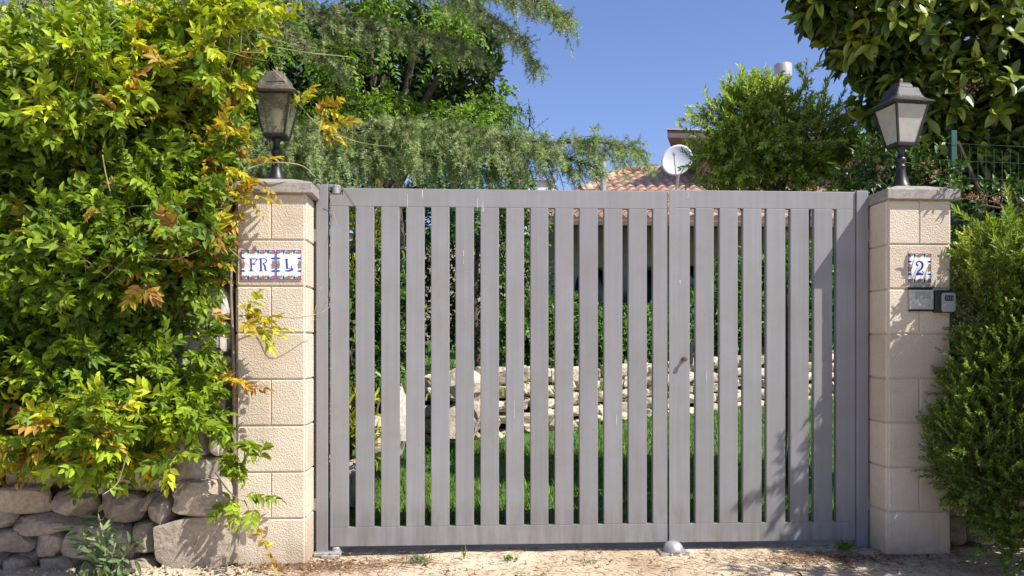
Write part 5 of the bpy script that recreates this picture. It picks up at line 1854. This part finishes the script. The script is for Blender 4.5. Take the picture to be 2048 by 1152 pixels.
# hedge at the right front
r = np.random.RandomState(71)
hx = PX(2000, 4.5)
hblobs = [((2.82, 4.62, 1.40), (0.12, 0.10, 0.40), 150), ((3.0, 4.40, 1.55), (0.30, 0.24, 0.26), 420), ((3.36, 4.28, 1.48), (0.45, 0.36, 0.34), 520), ((2.97, 4.36, 1.25), (0.24, 0.24, 0.32), 500), ((3.25, 4.12, 1.0), (0.50, 0.45, 0.50), 900), ((2.88, 4.26, 0.92), (0.28, 0.30, 0.34), 560), ((2.86, 4.22, 0.60), (0.36, 0.34, 0.32), 760), ((3.05, 4.15, 0.35), (0.42, 0.36, 0.28), 640), ((2.95, 4.12, 0.18), (0.26, 0.24, 0.14), 260),
          ((3.75, 4.1, 0.9), (0.5, 0.45, 0.7), 330), ((3.35, 3.7, 0.75), (0.40, 0.36, 0.6), 330), ((3.05, 3.72, 0.35), (0.33, 0.35, 0.3), 160), ((2.95, 3.25, 1.5), (0.33, 0.30, 0.6), 260), ((2.9, 3.2, 0.7), (0.36, 0.36, 0.6), 260), ((3.35, 3.1, 1.6), (0.4, 0.35, 0.55), 240), ((3.3, 3.05, 0.8), (0.4, 0.35, 0.6), 200)]
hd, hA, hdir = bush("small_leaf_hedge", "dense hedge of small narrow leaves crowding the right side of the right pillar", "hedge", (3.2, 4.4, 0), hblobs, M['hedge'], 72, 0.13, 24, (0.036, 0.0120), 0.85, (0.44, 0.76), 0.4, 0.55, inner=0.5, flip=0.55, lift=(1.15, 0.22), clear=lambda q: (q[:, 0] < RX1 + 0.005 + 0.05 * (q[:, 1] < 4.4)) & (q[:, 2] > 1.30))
# upright tips along the top, sunlight put into their yellow-green tint
n = 170
xx = r.uniform(2.76, 3.6, n)
A = np.column_stack([xx, r.uniform(4.02, 4.42, n), r.uniform(1.45, 1.76, n) + 0.05 * np.sin(xx * 9) - 0.10 * np.clip(xx - 2.85, 0, 1)])
dd = nrm(np.array([-0.1, -0.45, 0.85]) + r.normal(size=(n, 3)) * 0.45)
p, ld, ln, t, i, lines = shoot_leaves(A, dd, r.uniform(0.14, 0.24, n), 22, 0.75, r)
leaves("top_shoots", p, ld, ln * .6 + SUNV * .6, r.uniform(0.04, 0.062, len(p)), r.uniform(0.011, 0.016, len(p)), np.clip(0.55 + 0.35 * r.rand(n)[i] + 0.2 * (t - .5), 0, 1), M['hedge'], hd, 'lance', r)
tubes_np("top_stems", lines, np.tile(np.linspace(0.003, 0.001, 4), (n, 1)), M['vine_stem'], hd, 4)

# shrub with pink flower heads behind the right pillar
YT = 5.0
tb, tA, td = bush("pink_flower_shrub", "dark shrub with pinkish flower heads between the right pillar and the wire fence", "shrub", (PX(1880, YT), YT, 0.05),
     [(C(1850, 355, YT), (0.13, 0.13, 0.07), 28), (C(1868, 376, YT), (0.12, 0.14, 0.06), 26), (C(1740, 350, YT), (0.14, 0.15, 0.12), 40), (C(1830, 450, YT), (0.3, 0.2, 0.12), 80), (C(2010, 418, YT - .25), (0.35, 0.18, 0.04), 45), (C(1770, 375, YT), (0.15, 0.15, 0.08), 40)], M['tinus'], 81, 0.15, 9, (0.052, 0.022), 1.0, (0.2, 0.7), 0.3, 0.6, kind='ellip')
r = np.random.RandomState(8)
heads = [(1858, 327, YT - .15), (1875, 345, YT - .15), (1838, 352, YT - .1), (1866, 358, YT - .1), (2012, 388, YT - .5), (1940, 393, YT - .45), (1960, 396, YT - .45), (1995, 400, YT - .5)]
for h in heads:
    q = np.array(C(*h)) + r.normal(size=(46, 3)) * np.array([0.018, 0.015, 0.010])
    leaves("flower_head", q, r.normal(size=q.shape) + UP * .6, r.normal(size=q.shape), 0.013, 0.009, r.rand(len(q)), M['bud'], tb, 'leaf2', r)
# a fresh sprig resting over the right pillar's cap corner
A = np.array([C(1895, 378, 4.46), C(1905, 372, 4.46), C(1900, 380, 4.44), C(1912, 378, 4.44)])
p, ld, ln, t, i, lines = shoot_leaves(A, np.array([(0.1, -.3, .6), (.4, -.2, .6), (-.2, -.3, .5), (.5, -.3, .1)]), 0.06, 9, 1.0, r)
leaves("sprig_leaves", p, ld, ln, 0.035, 0.014, np.clip(0.6 + 0.3 * r.rand(len(p)), 0, 1), M['tinus'], tb, 'ellip', r)
tubes_np("sprig_stems", np.stack([np.array([C(1885, 400, 4.95)] * 4), (np.array([C(1885, 400, 4.95)] * 4) + A) / 2 + UP * .05, A], 1), np.full((4, 3), 0.002), M['twig'], tb, 4)

# green wire fence behind the right hedge
M['fence_green'] = simple("green_coated_wire", (0.022, 0.075, 0.055), 0.45, 0, 0.15)
YF = 4.92
fn = empty("wire_mesh_fence", (PX(1905, YF), YF, 0), "green wire mesh fence with a square post, between the right hedge and the big-leaved tree", "fence")
xa = PX(1905, YF)
zt = PZ(1905, 262, YF)
MB().box((xa - 0.019, YF - 0.019, 0), (xa + 0.019, YF + 0.019, zt)).build("post", M['fence_green'], fn, bevel=0.003)
b = MB()
z1 = PZ(1905, 288, YF)
for k in range(36):
    x = xa + 0.045 + k * 0.052
    sag = 0.05 * math.sin(k * 0.2)
    b.tube([(x, YF - .02, 0.3), (x + 0.004 * math.sin(k), YF - .025, 1.3), (x, YF - .02, z1 - sag)], 0.0018, 4)
for k in range(20):
    z = z1 - 0.105 * k
    b.tube([(xa - 0.1, YF - .023, z), (xa + 0.5, YF - .03, z - 0.02), (xa + 1.0, YF - .023, z - 0.045), (xa + 2.0, YF - .02, z - 0.05)], 0.0018, 4)
b.build("wire_mesh", M['fence_green'], fn)
MB().tube([P(1975, 420, YF + .1), P(1930, 320, YF + .1), P(1915, 285, YF + .02)], 0.014, 8).build("brace", M['bark'], fn)

# low rubble wall behind the hedge foot
r = np.random.RandomState(14)
w3 = empty("rubble_footing", (3.1, 4.72, 0), "rough stones at ground level between the right pillar and the hedge", "stone wall")
its = []
x = RX1 + 0.02
while x < 4.2:
    w = r.uniform(0.14, 0.26)
    z = 0
    while z < 0.75:
        h = r.uniform(0.12, 0.2)
        its.append(((x + w / 2, 4.74 + r.uniform(-.03, .03), z + h / 2), (w / 2, 0.14, h / 2), r.uniform(-.2, .2)))
        z += h
    x += w
stones_mesh("stones", its, M['wall_stone'], w3, r, 4.2, 10, 0.07)

# ------------------------------------------------------------------ garden plants seen between the bars
bush("golden_thuja", "yellow-green columnar thuja behind the left end of the gate", "conifer", (PX(722, 6.6), 6.6, 0.3), [(C(722, 500, 6.6), (0.20, 0.2, 0.45), 330), (C(735, 440, 6.6), (0.13, 0.15, 0.22), 90)], M['thuja'], 91, 0.12, 16, (0.030, 0.012), 0.6, (0.3, 0.8), 0.3, 0.9, inner=0.6, trunk=[([(PX(722, 6.6), 6.6, 0.2), (PX(722, 6.6), 6.6, 1.0), C(722, 520, 6.6)], 0.04, 0.02)])
bush("bank_shrub", "leafy green shrub on the left bank under the golden thuja", "shrub", (PX(740, 6.4), 6.4, 0.3), [(C(700, 700, 6.3), (0.22, 0.2, 0.45), 230), (C(775, 640, 6.7), (0.20, 0.2, 0.42), 190), (C(760, 560, 7.0), (0.25, 0.2, 0.35), 120)], M['garden'], 92, 0.16, 10, (0.06, 0.026), 1.0, (0.15, 0.7), 0.3, 0.4, kind='ellip')
bush("iris_clump", "yellow-green strap-leaved plant low beside the left boulders, behind the gate", "plant", (PX(705, 5.8), 5.8, 0.1), [(C(704, 900, 5.8), (0.10, 0.12, 0.16), 46), (C(700, 830, 5.9), (0.08, 0.1, 0.12), 26)], M['thuja'], 93, 0.16, 7, (0.10, 0.022), 0.8, (0.3, 0.9), 0.2, 0.6, kind='lance')
bush("dark_garden_hedge", "tall shade-tinted dark hedge at the back of the upper terrace behind the left gate leaf", "hedge", (PX(930, 15), 15, 1.2), [(C(840, 590, 15.5), (0.9, 0.6, 1.1), 420), (C(920, 575, 15.2), (0.9, 0.6, 1.2), 420), (C(1010, 570, 14.5), (0.8, 0.6, 1.2), 420), (C(760, 570, 15), (0.9, 0.6, 1.2), 260)], M['garden'], 94, 0.22, 14, (0.085, 0.05), 1.0, (0.0, 0.25), 0.1, 0.3, inner=0.3)  # leaves kept at the dark end of the ramp, shade put into colour
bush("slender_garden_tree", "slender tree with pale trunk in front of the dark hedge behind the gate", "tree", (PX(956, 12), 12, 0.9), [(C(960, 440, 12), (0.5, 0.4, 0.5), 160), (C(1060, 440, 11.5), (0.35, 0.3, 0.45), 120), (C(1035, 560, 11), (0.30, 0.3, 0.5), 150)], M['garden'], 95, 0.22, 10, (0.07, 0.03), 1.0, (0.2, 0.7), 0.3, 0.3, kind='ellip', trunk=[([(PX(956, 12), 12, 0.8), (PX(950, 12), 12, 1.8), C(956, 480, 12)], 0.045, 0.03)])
# leafy hedge on top of the retaining wall, with orange flowers
hb = []
for (x, y0, y1, Y) in ((1045, 600, 745, 10.2), (1090, 605, 745, 10.6), (1140, 610, 745, 11.0), (1190, 625, 745, 11.3), (1240, 625, 740, 11.6), (1290, 625, 738, 11.9), (1340, 600, 735, 12.2), (1400, 585, 730, 12.6), (1460, 520, 725, 12.9), (1520, 480, 720, 13.2), (1580, 470, 715, 13.5), (1640, 500, 705, 13.8), (1700, 480, 705, 14.1)):
    a, c = P(x, y0, Y), P(x, y1, Y)
    if x % 100 in (40, 90, 60, 20):
        hb.append(((a.x + 0.1, Y - 0.25, c.z - 0.10), (0.16, 0.12, 0.14), 26))
    hb.append(((a.x, Y, (a.z + c.z) / 2), (0.42, 0.35, (a.z - c.z) / 2 * 0.95), int(260 * (a.z - c.z) / 1.0)))
gh, gA, gd = bush("flowering_garden_hedge", "sunlit leafy hedge with a few orange flowers on top of the retaining wall", "hedge", (PX(1300, 12), 12, 0.9), hb, M['garden'], 96, 0.20, 11, (0.075, 0.036), 1.0, (0.2, 0.75), 0.3, 0.35, kind='ellip')
r = np.random.RandomState(15)
k = r.choice(len(gA), 60, replace=False)
fp = np.repeat(gA[k] + gd[k] * 0.16, 6, 0) + r.normal(size=(360, 3)) * 0.02
leaves("flowers", fp, r.normal(size=fp.shape), r.normal(size=fp.shape) + SUNV, 0.035, 0.03, np.repeat(r.rand(60), 6), M['orange_flower'], gh, 'leaf2', r)
# distant background trees that close the view under the cedar
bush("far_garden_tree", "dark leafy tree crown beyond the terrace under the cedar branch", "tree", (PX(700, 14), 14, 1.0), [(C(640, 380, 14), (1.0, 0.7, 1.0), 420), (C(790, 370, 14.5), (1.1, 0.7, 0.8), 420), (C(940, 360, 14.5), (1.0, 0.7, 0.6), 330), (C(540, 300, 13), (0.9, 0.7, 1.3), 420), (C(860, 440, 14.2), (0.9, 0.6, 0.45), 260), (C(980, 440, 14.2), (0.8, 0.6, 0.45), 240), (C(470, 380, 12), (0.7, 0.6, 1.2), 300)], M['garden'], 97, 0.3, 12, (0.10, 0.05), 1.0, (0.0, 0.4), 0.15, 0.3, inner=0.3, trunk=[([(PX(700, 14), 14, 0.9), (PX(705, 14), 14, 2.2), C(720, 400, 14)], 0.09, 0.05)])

# ------------------------------------------------------------------ grass
r = np.random.RandomState(101)


def blades(name, label, pos, h, seed, kind="stuff"):
    rr = np.random.RandomState(seed)
    n = len(pos)
    lean = rr.normal(size=(n, 3)) * 0.35 + UP
    wv = nrm(np.cross(lean, rr.normal(size=(n, 3)))) * (h * 0.05 + 0.0018)[:, None]
    mid = pos + lean * (h * 0.55)[:, None]
    tip = pos + lean * h[:, None] + rr.normal(size=(n, 3)) * (h * 0.25)[:, None]
    V = np.stack([pos - wv, pos + wv, mid + wv * 0.8, tip, mid - wv * 0.8], 1)
    k = np.arange(n)[:, None] * 5
    Fa = np.concatenate([k + np.array([[0, 1, 2, 4]]), k + np.array([[4, 2, 3, 3]])], 0)
    tri = np.concatenate([k + np.array([[0, 1, 2]]), k + np.array([[0, 2, 4]]), k + np.array([[4, 2, 3]])], 0)
    A = np.zeros((n, 5, 3))
    A[..., 0] = np.clip(0.35 + 0.25 * rr.normal(size=n), 0, 1)[:, None]
    A[..., 1] = 1
    A[..., 2] = rr.rand(n)[:, None]
    o = bigmesh(name, V.reshape(-1, 3), tri, M['grass'], None, False, A.reshape(-1, 3))
    tag(o, label, "grass", kind=kind)


n = 110000
x, y = r.uniform(-2.0, 9, n), 4.98 + 9.5 * r.rand(n) ** 1.8
bx = np.interp(y, [4.9, 6.0, 7.3, 8.45, 10.7, 13.2, 18.5], [-1.95, -1.72, -1.15, -0.42, 2.7, 6.2, 14])
k = (x > bx + 0.05) & (x < 0.75 * y + 0.3)
k &= ~((y < 5.25) & (r.rand(n) < 0.55))
x, y = x[k], y[k]
pos = np.column_stack([x, y, lawn_z(x, y) + 0.005])
blades("lawn_grass", "short green lawn grass behind the gate", pos, r.uniform(0.035, 0.075, len(x)) * (1 + 0.4 * vnoise(np.stack([x * 2, y * 2, x * 0], -1), 2)), 5)
n = 40000
u, s = r.rand(n) ** 1.6 * 0.75, r.randint(0, 90, n)
p2 = bnd[s] * (1 - u)[:, None] + far[s] * u[:, None] + r.normal(size=(n, 2)) * 0.12
dist = np.linalg.norm(p2 - bnd[s], axis=1)
z = terrace_z(dist) * np.clip((p2[:, 1] - 4.6) / 2.0, 0.35, 1)
k = (p2[:, 0] > -4) & (p2[:, 0] < 4) & (p2[:, 1] < 17)
blades("terrace_grass", "longer grass on the upper terrace behind the boulders", np.column_stack([p2, z])[k], r.uniform(0.06, 0.14, n)[k], 6)

# ------------------------------------------------------------------ small things on the ground
def tuft(name, label, px, py, n, L, W, mat, seed, tint=(0.3, 0.7), spread=0.03, up=1.0, cat="weed", kind='lance'):
    rr = np.random.RandomState(seed)
    Zc = EYE * F / (py - HORIZON)
    Y = Zc * 0.9984
    c = P(px, py, Y)
    root = empty(name, (c.x, c.y, 0), label, cat)
    pos = np.column_stack([c.x + rr.normal(size=n) * spread, c.y + rr.normal(size=n) * spread * 0.6, np.full(n, 0.003) + rr.rand(n) * 0.01])
    d = rr.normal(size=(n, 3)) * 0.7 + UP * up
    d[:, 2] = np.abs(d[:, 2]) + 0.1
    leaves("leaves", pos, d, rr.normal(size=(n, 3)) + np.array([0, -.6, .6]), L * rr.uniform(.5, 1.2, n), W * rr.uniform(.7, 1.2, n), rr.uniform(tint[0], tint[1], n), mat, root, kind, rr)
    return root, c, rr


tuft("weed_tuft", "flat grey-green weed tuft on the driveway in front of the wide gate leaf", 836, 1122, 130, 0.035, 0.008, M['thistle'], 1, (0.3, 0.8), 0.035, 0.5, kind='leaf2')
tuft("weed_tuft", "small round weed tuft on the driveway, midway along the wide gate leaf", 1019, 1121, 60, 0.028, 0.008, M['grass'], 2, (0.3, 0.6), 0.015, 0.8, kind='leaf2')
tuft("weed_tuft", "tiny pale weed sprout on the driveway, just left of the gate stop", 1174, 1131, 26, 0.026, 0.007, M['thistle'], 3, (0.4, 0.8), 0.02, 0.7, kind='leaf2')
tuft("grass_sprout", "single upright grass blade sprouting between the two weed tufts", 928, 1118, 5, 0.07, 0.007, M['grass'], 4, (0.4, 0.6), 0.004, 2.5, cat="grass sprout")
tuft("grass_sprout", "bushy grass tuft in the shade in front of the narrow gate leaf", 1687, 1112, 60, 0.055, 0.006, M['grass'], 5, (0.3, 0.6), 0.02, 1.4, cat="grass sprout")
# grey-green sow thistle growing from the wall foot
root, c, rr = tuft("sow_thistle", "grey-green sow thistle weed standing against the foot of the stone wall", 212, 1148, 60, 0.10, 0.022, M['thistle'], 6, (0.3, 0.8), 0.06, 0.8, cat="weed")
b = MB()
A, D = [], []
for (x0, y0, x1, y1) in ((212, 1145, 196, 1025), (212, 1145, 235, 1060), (212, 1145, 150, 1060), (205, 1145, 175, 1080), (222, 1145, 262, 1085)):
    s_ = smooth_line([P(x0, y0, c.y), P((x0 + x1) / 2 + 4, (y0 + y1) / 2, c.y - 0.02), P(x1, y1, c.y)], 14)
    b.tube(s_, list(np.linspace(0.0045, 0.002, 14)), 6)
    for k in range(2, 14):
        A.append(s_[k]); D.append((rr.normal() * 0.9, rr.normal() * 0.5 - 0.2, 0.35 + rr.normal() * 0.3))
b.build("stems", M['vine_stem'], root, smooth=True)
A, D = np.array(A), np.array(D)
leaves("stem_leaves", A, D, rr.normal(size=A.shape) * .5 + SUNV, rr.uniform(0.06, 0.12, len(A)), rr.uniform(0.018, 0.03, len(A)), rr.uniform(0.2, 0.8, len(A)), M['thistle'], root, 'lance', rr)

# pebbles and gravel against the wall foot; fallen cedar needles
r = np.random.RandomState(111)
oct_v = np.array([(1, 0, 0), (-1, 0, 0), (0, 1, 0), (0, -1, 0), (0, 0, 1), (0, 0, -1)], float)
ico = []
t_ = (1 + 5 ** .5) / 2
iv = nrm(np.array([(-1, t_, 0), (1, t_, 0), (-1, -t_, 0), (1, -t_, 0), (0, -1, t_), (0, 1, t_), (0, -1, -t_), (0, 1, -t_), (t_, 0, -1), (t_, 0, 1), (-t_, 0, -1), (-t_, 0, 1)]))
iff = np.array([(0, 11, 5), (0, 5, 1), (0, 1, 7), (0, 7, 10), (0, 10, 11), (1, 5, 9), (5, 11, 4), (11, 10, 2), (10, 7, 6), (7, 1, 8), (3, 9, 4), (3, 4, 2), (3, 2, 6), (3, 6, 8), (3, 8, 9), (4, 9, 5), (2, 4, 11), (6, 2, 10), (8, 6, 7), (9, 8, 1)])
n1, n2 = 420, 320
gxp = np.concatenate([r.uniform(-2.6, -1.15, n1), r.uniform(-1.3, 2.9, n2)])
gyp = np.concatenate([4.30 + r.normal(size=n1) * 0.07, r.uniform(4.05, 4.62, n2)])
sz = np.concatenate([0.003 + 0.011 * r.rand(n1) ** 3, 0.003 + 0.007 * r.rand(n2) ** 3])
gz0 = 0.02 * np.exp(-((gyp - 4.36) / 0.14) ** 2) * np.clip((-1.12 - gxp) / 0.15, 0, 1)
V = iv[None] * (sz[:, None, None] * r.uniform(0.6, 1.3, (len(sz), 1, 3))) * r.uniform(0.8, 1.15, (len(sz), 12, 1)) + np.column_stack([gxp, gyp, gz0 + sz * 0.3])[:, None]
Fa = (iff[None] + (np.arange(len(sz)) * 12)[:, None, None]).reshape(-1, 3)
A = np.zeros((len(sz), 12, 3))
A[..., 0] = r.rand(len(sz))[:, None]
tag(bigmesh("gravel", V.reshape(-1, 3), Fa, M['cream_stone'], None, False, A.reshape(-1, 3)), "loose pale gravel and pebbles on the ground by the wall foot", "gravel", kind="stuff")
n = 3600
cx = np.concatenate([r.uniform(-1.2, 2.8, n // 2), r.normal(size=n // 4) * 0.25 - 0.75, r.normal(size=n - n // 2 - n // 4) * 0.3 + 2.0])
cy = np.concatenate([r.uniform(4.1, 4.75, n // 2), r.normal(size=n // 4) * 0.06 + 4.42, r.normal(size=n - n // 2 - n // 4) * 0.08 + 4.42])
a = r.rand(n) * 6.28
L = r.uniform(0.012, 0.05, n)
p0 = np.column_stack([cx, cy, np.full(n, 0.009)])
p1 = p0 + np.column_stack([np.cos(a) * L, np.sin(a) * L, r.rand(n) * 0.006])
M['litter'] = simple("dry_brown_needle", (0.20, 0.105, 0.055), 0.9, 0, 0.4, 30)
o = tubes_np("needle_litter", np.stack([p0, p1], 1), np.full((n, 2), 0.0013), M['litter'], None, 3)
tag(o, "fallen dry brown cedar needles scattered on the driveway", "leaf litter", kind="stuff")
# a few dry fallen leaves
r = np.random.RandomState(121)
n = 150
x = np.concatenate([r.uniform(-1.25, 2.7, 70), -0.95 + r.normal(size=50) * 0.22, 2.0 + r.normal(size=30) * 0.3])
y = np.concatenate([r.uniform(4.1, 4.72, 70), 4.50 + r.normal(size=50) * 0.09, 4.45 + r.normal(size=30) * 0.1])
pos = np.column_stack([x, y, np.full(n, 0.012)])
M['dry_leaf'] = leaf_mat("dry_fallen_leaf", [(0.0, (0.14, 0.075, 0.035)), (0.6, (0.30, 0.19, 0.09)), (1.0, (0.42, 0.31, 0.10))], 0.1, 0.8, 0.1)
dl = leaves("fallen_leaves", pos, r.normal(size=(n, 3)) * np.array([1, 1, .15]), np.tile(UP, (n, 1)) + r.normal(size=(n, 3)) * .35, r.uniform(0.02, 0.05, n), r.uniform(0.010, 0.02, n), r.rand(n), M['dry_leaf'], None, 'ovate', r)
tag(dl, "dry fallen leaves lying on the driveway in front of the gate", "fallen leaves", kind="stuff")
